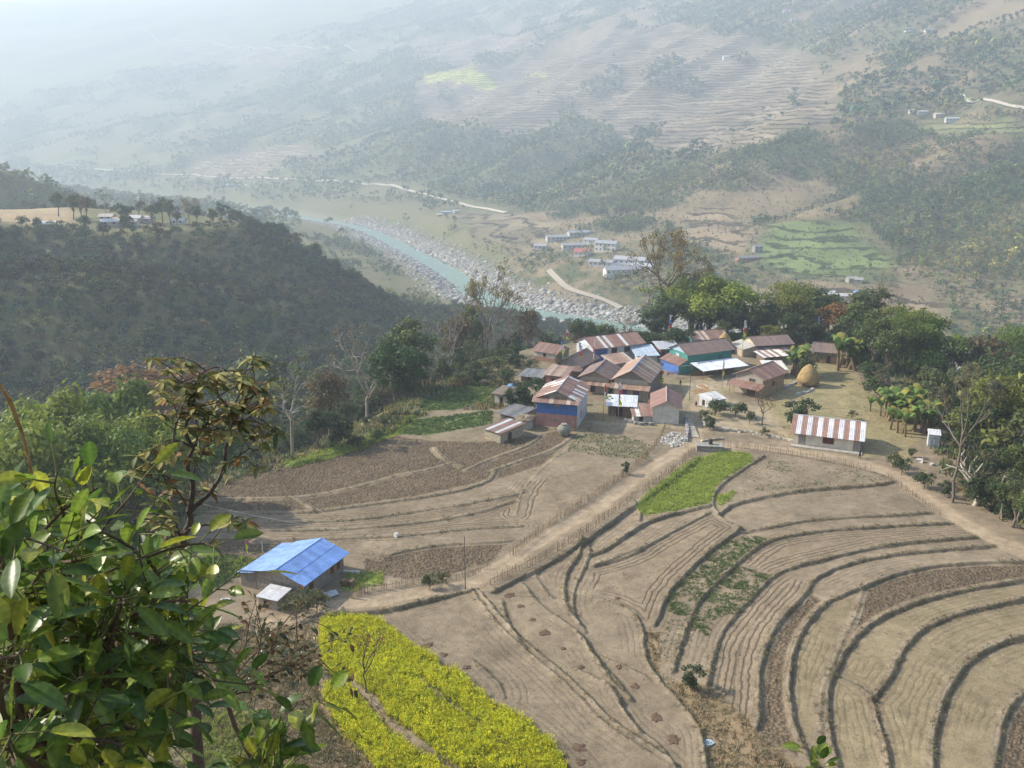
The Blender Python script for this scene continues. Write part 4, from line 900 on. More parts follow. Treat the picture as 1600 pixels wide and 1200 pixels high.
tag(rocks('rock_pile','',1052,687,20,170,.28,(.52,.50,.47),3,.55), 'heap of broken pale stones beside the steps at the village entrance', 'stones', None, 'stuff')
for k,(x,y,s,l) in enumerate([(1437,722,.75,'large white boulder below the latrine hut'),(1457,727,.65,'flat pale boulder right of the large white boulder'),(1401,722,.6,'dark brown rock at the corner of the yard path'),(1317,603,.5,'small dark stone alone on the yard right of the big haystack'),(1240,628,.6,'grey flat stone between the rubble wall and the round bush'),(1178,655,.8,'dark boulder in the vegetable garden beside the bare tree'),(620,836,.4,'pale stone lying at the edge of the left ploughed field')]):
    tag(rocks('boulder','',x,y,1.2,3,s,(.5,.48,.44) if k<2 or k==6 else (.2,.18,.16),k+30), l, 'boulder')
# cement tap platform
p = at(1102,706); t = thing('tap_platform', 'square cement water tap platform above the lime green field', 'water tap', p, R(-8))
b = MB(); b.box((-1.6,0,-.9),(3.4,3.2,.75),(.30,.29,.26)); b.build('platform', M['stone'], t)
b = MB(); b.box((-1.6,0,.75),(3.4,.25,1.1),(.22,.22,.2)); b.box((3.15,.25,.75),(3.4,3.2,1.1),(.25,.24,.22)); b.build('parapet', M['stone'], t)
b = MB(); lathe(b, [(.38,.75),(.38,1.6),(.3,1.75)], (.05,.05,.05), 12, (1.1,2.4)); b.build('barrel', M['paint'], t)
def steps():
    t = thing('stone_steps', 'worn grey stone steps climbing from the path into the village', 'steps', at(1087,684), R(88)); b = MB()
    for i in range(16): b.box((i*.62, -.75, -.8), ((i+1)*.62-.003, .75, .12+i*.03), (.36+.03*(i%2),.33+.03*(i%2),.28))
    b.build('tread', M['stone'], t)
steps()
# fences of stakes
def stake_fence(pts, label, h=1.25, gap=.24, seed=0, col=(.24,.18,.12), rail=True):
    rng = random.Random(seed); P = densify([at(*q)[:2] for q in pts], gap); t = thing('stake_fence', label, 'fence', (float(P[0][0]), float(P[0][1]), float(ground(*P[0]))), 0)
    o = t.location; b = MB()
    for p in P:
        if rng.random() < .25: continue
        g = float(ground(p[0], p[1])); x, y = p[0]+rng.uniform(-.06,.06), p[1]+rng.uniform(-.06,.06); hh = h*rng.uniform(.6,1.3); c = rng.uniform(.6,1.3)
        b.tube([(x-o[0], y-o[1], g-.15-o[2]), (x-o[0]+rng.uniform(-.16,.16), y-o[1]+rng.uniform(-.16,.16), g+hh-o[2])], [.042,.028], tuple(v*c for v in col), 4, False)
    b.build('stakes', M['wood'], t)
    if rail:
        Q = P[::6] + [P[-1]]
        b = MB(); b.tube([(p[0]-o[0], p[1]-o[1], float(ground(p[0], p[1]))+h*.62+rng.uniform(-.06,.06)-o[2]) for p in Q], .03, col, 4); b.build('rail', M['wood'], t)
stake_fence([(1018,703),(1008,716),(985,736),(950,762),(900,795),(858,822),(820,852),(795,872)], 'woven stake fence along the upper left side of the sloping path', seed=1)
stake_fence([(1086,706),(1062,728),(1020,758),(960,800),(900,842),(850,873),(800,898),(765,914)], 'woven stake fence along the lower right side of the sloping path', seed=2)
stake_fence([(1128,697),(1190,704),(1260,716),(1330,730),(1365,740)], 'stake fence between the tap platform and the bend below the striped roof house', seed=3)
stake_fence([(1383,743),(1410,762),(1440,784),(1468,806)], 'bamboo fence at the bend of the right hand path', .8, .2, 4)
stake_fence([(560,925),(600,920),(650,912),(720,905),(765,888)], 'thin stake fence between the blue roofed house and the path junction', .9, .3, 5)
stake_fence([(548,935),(562,930),(575,925)], 'clump of tall dry stakes at the corner right of the blue roofed house', 1.8, .12, 6, rail=False)
stake_fence([(1040,665),(1030,690),(1018,704)], 'dry twig fence along the edge of the small row planted field', 1.2, .22, 7)
stake_fence([(925,655),(962,660)], 'tall pale bamboo fence panel right of the blue and pink fronted house', 1.9, .13, 8, (.48,.36,.17))
stake_fence([(1196,672),(1236,690)], 'low stake fence at the left of the striped roof house', .7, .3, 9)
# small things
def flat(name, cat, label, px, py, w, d, ang, col, h=.05, z=.0, rim=None, tilt=0):
    p = at(px, py); t = thing(name, label, cat, (p[0], p[1], p[2]+z), R(ang)); b = MB(); n = 6
    for i in range(n):
        for j in range(3):
            b.box((-w/2+w*i/n, -d/2+d*j/3, tilt*(i/n)), (-w/2+w*(i+1)/n, -d/2+d*(j+1)/3, h+tilt*(i/n)+.02*((i*7+j*3)%4)), tuple(c*(.9+.05*((i+j*2)%4)) for c in col))
    b.build('sheet' if not rim else 'grain', M['cloth'], t)
    if rim:
        b = MB(); b.tube([(w/2*1.08*math.cos(a)*(1 if 1 else 1), d/2*1.15*math.sin(a), h) for a in np.linspace(0, 6.283, 17)], .14, rim, 5, False); b.build('rim', M['cloth'], t)
flat('drying_mat','mat','orange mat of drying grain in front of the village pole',1093,612,2.6,4.2,-5,(.42,.26,.12))
flat('drying_mat','mat','pale orange drying mat right of the darker orange mat',1103,608,1.6,4.0,-5,(.48,.33,.18))
flat('drying_mat','mat','round orange grain mat with white rim behind the other drying mats',1097,604,2.2,3.0,0,(.52,.30,.10),rim=(.65,.62,.58))
flat('metal_sheet','tin sheet','loose white tin sheet on the ground right of the blue roofed house',517,929,1.7,1.4,25,(.62,.66,.70),.04,.05,tilt=.1)
flat('white_slab','slab','row of white foam like blocks at the field edge behind the blue roofed house',548,895,2.6,.5,-8,(.68,.66,.62),.25)
flat('blue_bag','bag','crumpled pale blue plastic sheet on the scrub slope at the bottom',1106,1163,1.1,.8,30,(.45,.58,.68),.18,rim=None)
flat('washing','cloth','bright white cloth lying on the ground left of the blue roofed house',352,938,1.2,.7,15,(.7,.72,.74),.08)

def stack(px, py, L, ang, label, h=1.0, col=(.26,.18,.11)):
    p = at(px, py); t = thing('firewood_stack', label, 'firewood', p, R(ang)); b = MB(); rg_ = random.Random(int(px))
    for k in range(int(h/.16)):
        for i in range(int(L/.17)):
            x = -L/2 + i*.17 + rg_.uniform(-.02,.02); c = rg_.uniform(.6,1.4); z = .08 + k*.15; b.tube([(x,-.45+rg_.uniform(-.1,.1),z),(x+rg_.uniform(-.03,.03),.45+rg_.uniform(-.1,.1),z)], .075, tuple(v*c for v in col), 5)
    b.build('logs', M['wood'], t)
for a in [(1010,640,2.4,-15,'stacked firewood between the blue ridged house and the whitewashed gable house'),(912,632,2.0,-10,'firewood pile behind the corner of the blue and pink fronted house'),(1128,640,1.8,10,'small firewood pile beside the tiny whitish tin hut'),(1212,600,2.2,20,'firewood stacked under the edge of the clean white tin roof'),(1052,575,2.0,0,'firewood pile in the lane below the reddish tin store'),(790,668,1.8,15,'sticks piled between the goat shed and the grey slab roofed shed'),(868,596,1.8,-10,'split wood piled left of the dark brown roofed house'),(545,915,2.0,-10,'stack of split wood in the weeds right of the blue roofed house')]: stack(*a)
def laundry(x0, y0, x1, y1, label, seed):
    a, b_ = Vector(at(x0, y0)), Vector(at(x1, y1)); t = thing('laundry_line', label, 'washing line', a); d = b_ - a; rg_ = random.Random(seed); b = MB()
    b.tube([(0,0,0),(0,0,1.8)], .04, (.25,.2,.14), 5); b.build('post', M['wood'], t); b = MB(); b.tube([d, d+Vector((0,0,1.8))], .04, (.25,.2,.14), 5); b.build('post', M['wood'], t)
    b = MB(); b.tube([Vector((0,0,1.75)), d*.5+Vector((0,0,1.65)), d+Vector((0,0,1.75))], .012, (.5,.5,.5), 4); b.build('line', M['wood'], t)
    n = 6
    for i in range(n):
        c = rg_.choice([(.55,.12,.12),(.12,.2,.5),(.65,.65,.62),(.5,.3,.1),(.1,.3,.25),(.55,.25,.4)]); u = (i+.2)/n; v = u + .6/n; hh = rg_.uniform(.5,1.0); p, q = d*u+Vector((0,0,1.68)), d*v+Vector((0,0,1.68)); b = MB(); b.slab([p-Vector((0,.05,hh)), q-Vector((0,-.05,hh)), q, p], .02, c); b.build('garment', M['cloth'], t)
laundry(1042,592,1060,590,'line of coloured washing in the lane between the middle houses',1)
laundry(1150,600,1136,604,'washing line in front of the open sided white roofed shed',2)
laundry(1030,640,1012,636,'washing hung beside the white tarpaulin shelter and the whitewashed house',3)
# ---------------------------------------------------------------- people
def person(px, py, rz, label, sit=False, top=(.1,.08,.08), bot=(.06,.06,.09), hgt=1.62, z=None):
    p = at(px, py); t = thing('person', label, 'person', p, rz, None)
    k = hgt / 1.7; J = {}; E = []
    def j(n, x, y, zz, r, par=None): J[n] = (x*k, y*k, zz*k, r*k); (E.append((par, n)) if par else None)
    if not sit:
        j('pel',0,0,.95,.15); j('bel',0,.0,1.08,.135,'pel'); j('che',0,.01,1.30,.16,'bel'); j('nec',0,.0,1.46,.06,'che'); j('hd',0,.02,1.56,.085,'nec'); j('hd2',0,.02,1.66,.08,'hd')
        for s, f, n in ((-1,.18,'l'),(1,-.16,'r')):
            j('hip'+n,s*.1,0,.88,.11,'pel'); j('kn'+n,s*.11,f*.6+.04,.48,.07,'hip'+n); j('an'+n,s*.11,f*1.1-.03,.08,.045,'kn'+n); j('to'+n,s*.12,f*1.1+.14,.04,.04,'an'+n)
            j('sh'+n,s*.18,0,1.40,.065,'che'); j('el'+n,s*.25,-f*.5-.02,1.12,.045,'sh'+n); j('wr'+n,s*.25,-f*1.0+.08,.88,.03,'el'+n); j('pa'+n,s*.25,-f*1.1+.1,.81,.035,'wr'+n)
            for q in range(4): j('f%d'%q+n,s*.25,-f*1.1+.07+.022*q,.72+.006*abs(q-1),.009,'pa'+n)
            j('th'+n,s*.22,-f*1.1+.15,.77,.01,'pa'+n)
    else:
        j('pel',0,0,.30,.16); j('bel',0,.05,.44,.14,'pel'); j('che',0,.12,.66,.16,'bel'); j('nec',0,.17,.82,.06,'che'); j('hd',0,.22,.92,.085,'nec'); j('hd2',0,.23,1.01,.08,'hd')
        for s, n in ((-1,'l'),(1,'r')):
            j('hip'+n,s*.11,.05,.28,.11,'pel'); j('kn'+n,s*.16,.42,.50,.07,'hip'+n); j('an'+n,s*.15,.36,.08,.045,'kn'+n); j('to'+n,s*.16,.54,.04,.04,'an'+n)
            j('sh'+n,s*.19,.12,.76,.065,'che'); j('el'+n,s*.26,.30,.56,.045,'sh'+n); j('wr'+n,s*.15,.48,.48,.03,'el'+n); j('pa'+n,s*.12,.53,.45,.035,'wr'+n)
            for q in range(4): j('f%d'%q+n,s*(.08+.02*q),.60,.43,.009,'pa'+n)
            j('th'+n,s*.07,.54,.47,.01,'pa'+n)
    names = list(J); me = bpy.data.meshes.new('body'); me.from_pydata([J[n][:3] for n in names], [(names.index(a), names.index(b)) for a, b in E], [])
    o = bpy.data.objects.new('body', me); COL.objects.link(o); o.parent = t
    m = o.modifiers.new('Skin', 'SKIN'); m.use_smooth_shade = True
    sv = me.skin_vertices[0] if me.skin_vertices else None
    if sv is None:
        with bpy.context.temp_override(object=o, active_object=o, selected_objects=[o]): bpy.ops.mesh.customdata_skin_add()
        sv = me.skin_vertices[0]
    for i, n in enumerate(names): sv.data[i].radius = (J[n][3], J[n][3]); sv.data[i].use_root = (n == 'pel')
    s = o.modifiers.new('Subsurf', 'SUBSURF'); s.levels = 1; s.render_levels = 1
    skin = (.20,.11,.07); col = []
    for n in names:
        col.append(skin if n[:2] in ('hd','pa','f0','f1','f2','f3','th','wr','ne') else (bot if n[:2] in ('hi','kn','pe') else (top if n[:2] in ('be','ch','sh','el') else (.05,.04,.04))))
    setcol(me, np.array(col)); me.materials.append(M['skin'])
    h = J['hd2']; f = J['hd']
    b = MB(); lathe(b, [(.095*k,h[2]-.05*k),(.105*k,h[2]+.02*k),(.08*k,h[2]+.09*k),(.01,h[2]+.115*k)], (.02,.015,.015), 12, (h[0], h[1]-.02*k)); b.build('hair', M['skin'], t, True)
    b = MB(); fy = f[1]+.085*k
    for s_ in (-1, 1): b.box((s_*.03*k-.012, fy-.015, f[2]+.045*k), (s_*.03*k+.012, fy+.004, f[2]+.06*k), (.02,.02,.02))
    b.box((-.025*k, fy-.01, f[2]-.03*k), (.025*k, fy+.005, f[2]-.018*k), (.18,.05,.04)); b.build('face_marks', M['skin'], t)
    b = MB(); b.hexa([(-.013,fy-.01,f[2]),(.013,fy-.01,f[2]),(.01,fy+.025,f[2]+.003),(-.01,fy+.025,f[2]+.003),(-.006,fy-.01,f[2]+.045),(.006,fy-.01,f[2]+.045),(.004,fy+.005,f[2]+.045),(-.004,fy+.005,f[2]+.045)], skin); b.build('nose', M['skin'], t)
person(1343,717,R(200),'person in dark clothes standing at the right end of the striped roof house',False,(.09,.04,.03),(.04,.03,.03))
person(1088,634,R(150),'person in dark purple top crouching in front of the orange drying mats',True,(.10,.07,.12),(.05,.05,.09))
person(1063,603,R(170),'person in black and white clothes standing in the lane beside the flag pole',False,(.03,.03,.05),(.5,.5,.52),1.5)
# ---------------------------------------------------------------- plants
rngN = np.random.default_rng(7)
def leaves(rg, cen, rad, n, size, col, var=.35, flat=.0, shell=.55, aspect=.55, droop=0, hue=.12):
    """n kite leaves around clump centres; returns V, F, C"""
    cen = np.asarray(cen, float); rad = np.asarray(rad, float)
    if rad.ndim == 1: rad = np.repeat(rad[:, None], 3, 1)
    w = rad.prod(1) ** (2/3); ci = rg.choice(len(cen), n, p=w / w.sum())
    d = rg.normal(size=(n, 3)); d /= np.linalg.norm(d, axis=1)[:, None] + 1e-9
    d[:, 2] = np.where(d[:, 2] < -.3, -d[:, 2] * .6, d[:, 2])
    r = shell + (1 - shell) * rg.random(n) ** .6
    p = cen[ci] + d * rad[ci] * r[:, None] * (1 + .18 * rg.normal(size=(n, 1)))
    nr = d * .7 + rg.normal(size=(n, 3)) * .55 + np.array([0, 0, .35]); nr /= np.linalg.norm(nr, axis=1)[:, None]
    t = np.cross(nr, rg.normal(size=(n, 3))); t[:, 2] -= droop; t /= np.linalg.norm(t, axis=1)[:, None] + 1e-9
    b = np.cross(nr, t); b /= np.linalg.norm(b, axis=1)[:, None] + 1e-9
    s = size * (.55 + .9 * rg.random(n))[:, None]
    V = np.stack([p - t*s*.5, p + b*s*aspect*.5 + nr*s*.08, p + t*s*.5, p - b*s*aspect*.5 + nr*s*.08], 1).reshape(-1, 3)
    F = np.arange(n*4).reshape(n, 4)
    cv = 1 + var * rg.normal(size=len(cen)) * .6
    k = (cv[ci] * (1 + var * rg.normal(size=n) * .5))[:, None].clip(.35, 2)
    h = hue * (rg.random(len(cen))[ci] - .4)[:, None] + hue * .5 * (rg.random((n, 1)) - .5)
    c = np.asarray(col)[None] * k * np.concatenate([1 + h*2.2, 1 + h*.9, 1 - h], 1)
    return V, F, np.repeat(c, 4, 0)
def join(parts):
    V = []; F = []; Cc = []; o = 0
    for v, f, c in parts: V.append(v); F.append(f + o); Cc.append(c); o += len(v)
    return np.concatenate(V), np.concatenate(F), np.concatenate(Cc)
def tubes_np(segs, n=5):
    """segs: list of (p0, p1, r0, r1, col)"""
    m = len(segs); P0 = np.array([s[0] for s in segs]); P1 = np.array([s[1] for s in segs]); r0 = np.array([s[2] for s in segs]); r1 = np.array([s[3] for s in segs])
    c = np.array([s[4] for s in segs]); d = P1 - P0; d /= np.linalg.norm(d, axis=1)[:, None] + 1e-9
    u = np.cross(d, np.where(np.abs(d[:, 2:3]) > .9, [[1., 0, 0]], [[0, 0, 1.]])); u /= np.linalg.norm(u, axis=1)[:, None] + 1e-9; w = np.cross(d, u)
    a = np.arange(n) * 2 * np.pi / n; ring = u[:, None] * np.cos(a)[None, :, None] + w[:, None] * np.sin(a)[None, :, None]
    A = P0[:, None] + ring * r0[:, None, None]; B = P1[:, None] + ring * r1[:, None, None]
    V = np.concatenate([A, B], 1).reshape(-1, 3); k = np.arange(n); k2 = (k + 1) % n
    f = np.stack([k, k2, k2 + n, k + n], 1)[None] + (np.arange(m) * 2 * n)[:, None, None]
    return V, f.reshape(-1, 4), np.repeat(c, 2 * n, 0)
def branching(rg, p, d, L, r, depth, col, spread=.6, up=.15, kids=(2, 3), segs=None, tips=None, bend=.18, ratio=.72):
    if segs is None: segs = []; tips = []
    n = 3; q = np.array(p, float); d = np.array(d, float); d /= np.linalg.norm(d)
    for i in range(n):
        nd = d + rg.normal(size=3) * bend + np.array([0, 0, up * .3]); nd /= np.linalg.norm(nd); q2 = q + nd * L / n
        r2 = r * (1 - .28 * (i + 1) / n); segs.append((q, q2, r * (1 - .28 * i / n), r2, col)); q = q2; d = nd
    if depth == 0: tips.append((q, d)); return segs, tips
    for k in range(rg.integers(kids[0], kids[1] + 1)):
        nd = d + rg.normal(size=3) * spread + np.array([0, 0, up]); branching(rg, q, nd, L * ratio * (.8 + .4 * rg.random()), r * .62, depth - 1, col, spread, up, kids, segs, tips, bend, ratio)
    return segs, tips
TPL = {}
BARK = (.16,.13,.10); PALE = (.34,.30,.25)
def template(key, H, V, F, Cc, segs, leafmat='leaf', nb=6):
    cm = np_mesh('crown', V, F, Cc, M[leafmat], link=False).data if V is not None else None
    tv = tubes_np(segs, nb); tm = np_mesh('trunk', *tv, M['bark'], smooth=True, link=False).data
    TPL[key] = (H, cm, tm)
def plant(key, loc, h, rz, name, label, cat='tree', group=None, sx=1.0):
    H, cm, tm = TPL[key]; t = thing(name, label, cat, loc, rz, group); s = h / H; t.scale = (s*sx, s*sx, s)
    for nm, me in (('trunk', tm), ('crown', cm)):
        if me is not None: o = bpy.data.objects.new(nm, me); COL.objects.link(o); o.parent = t
    return t
def broad(key, seed, H=10, cr=3.6, ch=5.5, n=2600, leaf=.42, col=(.055,.085,.03), ncl=26, var=.35, trunk=.22, bark=BARK, shell=.5, hue=.15, base=None, mat='leaf', round_=False, clr=(.24,.40)):
    rg = np.random.default_rng(seed); zc = H - ch / 2; cen = []; rad = []
    while len(cen) < ncl:
        d = rg.normal(size=3); d /= np.linalg.norm(d); r = rg.random() ** .4 * .78
        c = np.array([d[0]*cr*r, d[1]*cr*r, zc + d[2]*ch/2*r])
        cen.append(c); rad.append(cr * rg.uniform(*clr))
    segs = []; hb = max(.5, H - ch) ; top = np.array([.3*rg.normal(), .3*rg.normal(), hb + ch*.35]); q = np.array([0., 0, -.8])
    for i in range(5):
        p2 = np.array([top[0]*(i+1)/5 + .12*rg.normal(), top[1]*(i+1)/5 + .12*rg.normal(), -.8 + (top[2]+.8)*(i+1)/5]); segs.append((q, p2, trunk*(1-.11*i)*H/10*1.3, trunk*(1-.11*(i+1))*H/10*1.3, bark)); q = p2
    for c in cen[:14]:
        s0 = np.array([top[0]*.7, top[1]*.7, hb*.8 + ch*.2*rg.random()]); m = (s0 + c)/2 + rg.normal(size=3)*.2
        segs += [(s0, m, trunk*.5*H/10, trunk*.32*H/10, bark), (m, c, trunk*.32*H/10, trunk*.12*H/10, bark)]
    V, F, Cc = leaves(rg, cen, rad, n, leaf, col, var, shell=shell, hue=hue)
    template(key, H, V, F, Cc, segs, mat)
def bamboo(key, seed, H=12, R_=5, nc=26, per=330, col=(.15,.21,.045), leaf=.42):
    rg = np.random.default_rng(seed); segs = []; cen = []; rad = []
    for i in range(nc):
        a = rg.random()*6.283; out = R_*(.25+.85*rg.random()); h = H*rg.uniform(.62,1.0); b0 = np.array([math.cos(a), math.sin(a), 0])*R_*.18*rg.random(); q = b0
        for k in range(1, 9):
            s = k/8; p = b0 + np.array([math.cos(a)*out*s**2.3, math.sin(a)*out*s**2.3, h*(math.sin(s*1.9)/math.sin(1.57))*.98]); segs.append((q, p, .07*(1.1-s*.9), .07*(1.1-(s+.12)*.9), (.15,.18,.06))); q = p
            if k in (4, 6, 8): cen.append(p + rg.normal(size=3)*.3); rad.append([.75+.75*s, .75+.75*s, .95+.4*s])
    V, F, Cc = leaves(rg, cen, np.array(rad), nc*per, leaf, col, .25, shell=.7, aspect=.34, droop=1.2, hue=.16)
    template(key, H, V, F, Cc, segs)
def sparse(key, seed, H=12, depth=4, col=(.20,.15,.06), n=900, leaf=.3, bark=PALE, r=.22, spread=.55, L=None, up=.15, trunkfrac=.45, cl=.7, kids=(2,3), ratio=.72, var=.3, straight=.06, tilt=.9, n0=4):
    rg = np.random.default_rng(seed); segs = []; q = np.array([0,0,-.8]); th = H*trunkfrac; m = 5
    for i in range(m):
        p = np.array([.15*rg.normal()*straight*10, .15*rg.normal()*straight*10, -.8+(th+.8)*(i+1)/m]); segs.append((q, p, r*(1.15-.08*i), r*(1.15-.08*(i+1)), bark)); q = p
    L = L or (H - th) / 2.6; tips = []
    for k in range(n0):
        a = k*6.283/n0 + rg.random(); branching(rg, q if k % 2 else (q*.85+np.array([0,0,0])), [math.cos(a)*.8, math.sin(a)*.8, tilt*(.6+.6*rg.random())], L, r*.6, depth-1, bark, spread, up, kids, segs, tips, ratio=ratio)
    zmax = max(t[0][2] for t in tips)
    if n: V, F, Cc = leaves(rg, [t[0] for t in tips], np.full(len(tips), cl), n, leaf, col, var, shell=.0, hue=.2)
    else: V = F = Cc = None
    template(key, zmax, V, F, Cc, segs)
def banana(key, seed, H=4.5, nst=3):
    rg = np.random.default_rng(seed); segs = []; V = []; F = []; Cc = []
    for s in range(nst):
        b0 = np.array([rg.normal()*.5, rg.normal()*.5, -.3]) if nst > 1 else np.array([0,0,-.3]); h = H*rg.uniform(.36,.5); top = b0 + np.array([rg.normal()*.2, rg.normal()*.2, h+.3]); segs.append((b0, top, .19, .10, (.20,.14,.08)))
        for k in range(8):
            a = k*2.4 + rg.random(); L = H*rg.uniform(.45,.65); dead = k > 6; up = rg.uniform(1.3,2.6) if not dead else -.6; w = .42*rg.uniform(.8,1.2) if not dead else .18
            col = np.array((.13,.20,.045))*rg.uniform(.7,1.5) if not dead else np.array((.26,.19,.09))*rg.uniform(.6,1.2)
            if rg.random() < .25 and not dead: col = np.array((.30,.28,.06))
            base = len(V); d = np.array([math.cos(a), math.sin(a), 0]); sd_ = np.array([-math.sin(a), math.cos(a), 0])
            for i in range(6):
                u = i/5; p = top + d*L*u*(.62 if not dead else .25) + np.array([0,0, L*(up*u*.7 - u*u*u*.75*up)]); ww = w*math.sin(min(1,u*1.15+.12)*math.pi)**.6 if i < 5 else .02
                V += [p - sd_*ww + np.array([0,0,-ww*.35]), p, p + sd_*ww + np.array([0,0,-ww*.35])]; Cc += [col*rg.uniform(.8,1.1), col*1.25, col*rg.uniform(.8,1.1)]
            for i in range(5):
                for j in (0, 1): q = base + i*3 + j; F.append((q, q+1, q+4, q+3))
    template(key, H, np.array(V), np.array(F), np.array(Cc), segs)
DG = (.058,.092,.032); MG = (.105,.145,.042); YG = (.18,.20,.045); OR = (.24,.13,.045); BRN = (.15,.11,.055)
broad('dark1', 1, col=DG); broad('dark2', 2, H=11, cr=4.2, ch=6.5, col=(.07,.105,.036), ncl=30); broad('dark3', 3, H=9, cr=3.2, ch=6.5, col=(.062,.085,.04))
broad('mid1', 4, col=MG, cr=3.4, ch=6.4, n=2600); broad('mid2', 5, H=12, cr=3.1, ch=8.5, col=(.125,.15,.058), ncl=34, n=3000)
broad('yel1', 6, H=8, cr=3.5, ch=5.5, col=YG); broad('oran1', 7, H=9, cr=4, ch=5.5, col=OR, n=1900, shell=.3); broad('brn1', 8, H=9, cr=3.5, ch=5.5, col=BRN, n=1500, shell=.2)
broad('round', 9, H=9, cr=4.6, ch=8.0, n=7500, leaf=.36, col=(.062,.115,.034), ncl=60, clr=(.16,.28), var=.22, hue=.08)
broad('bush1', 10, H=3, cr=1.9, ch=2.8, n=1200, leaf=.26, col=(.085,.115,.04), ncl=14, trunk=.2); broad('bush2', 11, H=2.6, cr=2.0, ch=2.4, n=900, leaf=.26, col=(.14,.15,.06), ncl=12, trunk=.2, shell=.2)
broad('bush3', 14, H=3.2, cr=1.8, ch=2.9, n=1400, leaf=.26, col=(.05,.085,.03), ncl=14, trunk=.2)
broad('tall1', 12, H=15, cr=3.0, ch=9, n=2600, col=(.075,.10,.05), ncl=36, trunk=.16); broad('thin1', 13, H=9, cr=2.2, ch=6, n=700, leaf=.3, col=(.13,.13,.06), ncl=22, shell=.1, trunk=.12, bark=PALE)
broad('plume1', 15, H=10, cr=5.2, ch=9.2, n=9500, leaf=.40, ncl=17, clr=(.24,.36), shell=.84, var=.22, col=(.22,.29,.05), hue=.16)
broad('plume2', 16, H=10, cr=4.8, ch=9.4, n=9000, leaf=.40, ncl=19, clr=(.20,.33), shell=.84, var=.22, col=(.16,.24,.045), hue=.12)
bamboo('bam1', 1); bamboo('bam2', 2, 13, 6, 40, col=(.12,.18,.038)); bamboo('bam3', 3, 11, 5, 30, col=(.19,.22,.05))
sparse('umb', 1, 17, 5, (.22,.17,.07), 3600, .32, bark=(.20,.17,.13), r=.36, spread=.5, up=.04, trunkfrac=.55, cl=1.0, kids=(2,3), tilt=.5, n0=6)
sparse('feath', 2, 16, 5, (.24,.21,.08), 2600, .32, bark=(.20,.17,.13), r=.30, spread=.42, up=.12, trunkfrac=.45, n0=6, tilt=.8, cl=.8, kids=(2,3))
sparse('bare1', 3, 9, 4, (.2,.15,.08), 220, .26, bark=(.30,.26,.22), r=.15, trunkfrac=.3); sparse('bare2', 4, 8, 4, (.2,.15,.08), 0, .2, bark=(.25,.20,.16), r=.14, trunkfrac=.35, up=.3, spread=.4)
sparse('frangi', 5, 4.2, 3, (.2,.2,.1), 0, .2, bark=(.45,.40,.33), r=.16, trunkfrac=.25, spread=.5, up=.2, kids=(2,3), ratio=.8)
sparse('tallr', 6, 15, 4, (.17,.17,.09), 2600, .32, bark=(.17,.14,.11), r=.24, spread=.5, up=.25, trunkfrac=.5, cl=.9)
sparse('young', 7, 5, 3, (.22,.13,.07), 160, .22, bark=(.10,.07,.06), r=.09, trunkfrac=.35, spread=.4, up=.3)
sparse('pale1', 8, 10, 4, (.13,.15,.06), 700, .32, bark=PALE, r=.16, trunkfrac=.55)
banana('ban1', 1); banana('ban2', 2, 4.2, 4); banana('ban3', 3, 5, 2)
def P_(px, py): return tuple(at(px, py))
def D_(px, pytop, dist, dz=.3):             # base on the ground at that distance; height so that the top reaches pytop
    q = atd(px, pytop, dist); g = float(ground(q[0], q[1])) - dz; return (q[0], q[1], g), max(1.5, q[2] - g)
rr = random.Random(5)
def pd(key, px, pytop, dist, name, label, cat='tree', group=None, sx=1.0):
    loc, h = D_(px, pytop, dist); return plant(key, loc, h, rr.random()*6.28, name, label, cat, group, sx)
def pb(key, px, pybase, pytop, name, label, cat='tree', group=None, sx=1.0):
    loc = P_(px, pybase); d = math.hypot(loc[0], loc[1]); h = atd(px, pytop, d)[2] - loc[2]; return plant(key, loc, h, rr.random()*6.28, name, label, cat, group, sx)
# left of the shelf
pd('round', 617, 524, 196, 'broadleaf_tree', 'big dense round dark green tree at the left rim of the fields'  , sx=1.05)
pd('mid1', 638, 498, 222, 'broadleaf_tree', 'smaller rounded tree directly behind the big dense round tree')
pd('bare1', 568, 515, 205, 'bare_tree', 'pale leafless tree just left of the big dense round tree')
pd('brn1', 508, 575, 185, 'bare_tree', 'reddish brown twiggy tree between the slim pale tree and the field slope', sx=.7)
pd('pale1', 447, 572, 165, 'slim_tree', 'slim tree with long bare pale trunk rising from the left field edge')
pd('mid2', 398, 532, 235, 'broadleaf_tree', 'grey green upright tree behind the rust leaved sapling', sx=1.1)
pd('oran1', 245, 562, 260, 'broadleaf_tree', 'flat topped orange brown tree beyond the bamboo clumps', sx=1.5)
pb('dark1', 497, 700, 642, 'broadleaf_tree', 'low dark dense tree on the slope below the lime green strip', sx=1.15)
pb('bush3', 525, 695, 648, 'bush', 'dark bush joined to the right of the low dense tree', 'bush', sx=1.2)
for i,(k,x,y,d,l) in enumerate([('plume1',100,600,150,'bright green bamboo clump at the far left'),('plume2',180,585,165,'tall bamboo clump behind the left hand bamboos'),('plume1',225,640,140,'rounded bamboo clump right beside the rust leaved sapling'),
        ('plume1',60,655,130,'yellowish bamboo clump nearest the left edge'),('plume2',150,650,134,'drooping light green bamboo clump above the foreground leaves'),('plume2',330,640,170,'dark shaded bamboo behind the rust leaved sapling'),('plume2',20,640,170,'yellow green bamboo cut by the left edge of the photo')]):
    pd(k, x, y, d, 'bamboo_clump', l, 'bamboo', 'bamboo clumps on the lower left slope', .8)
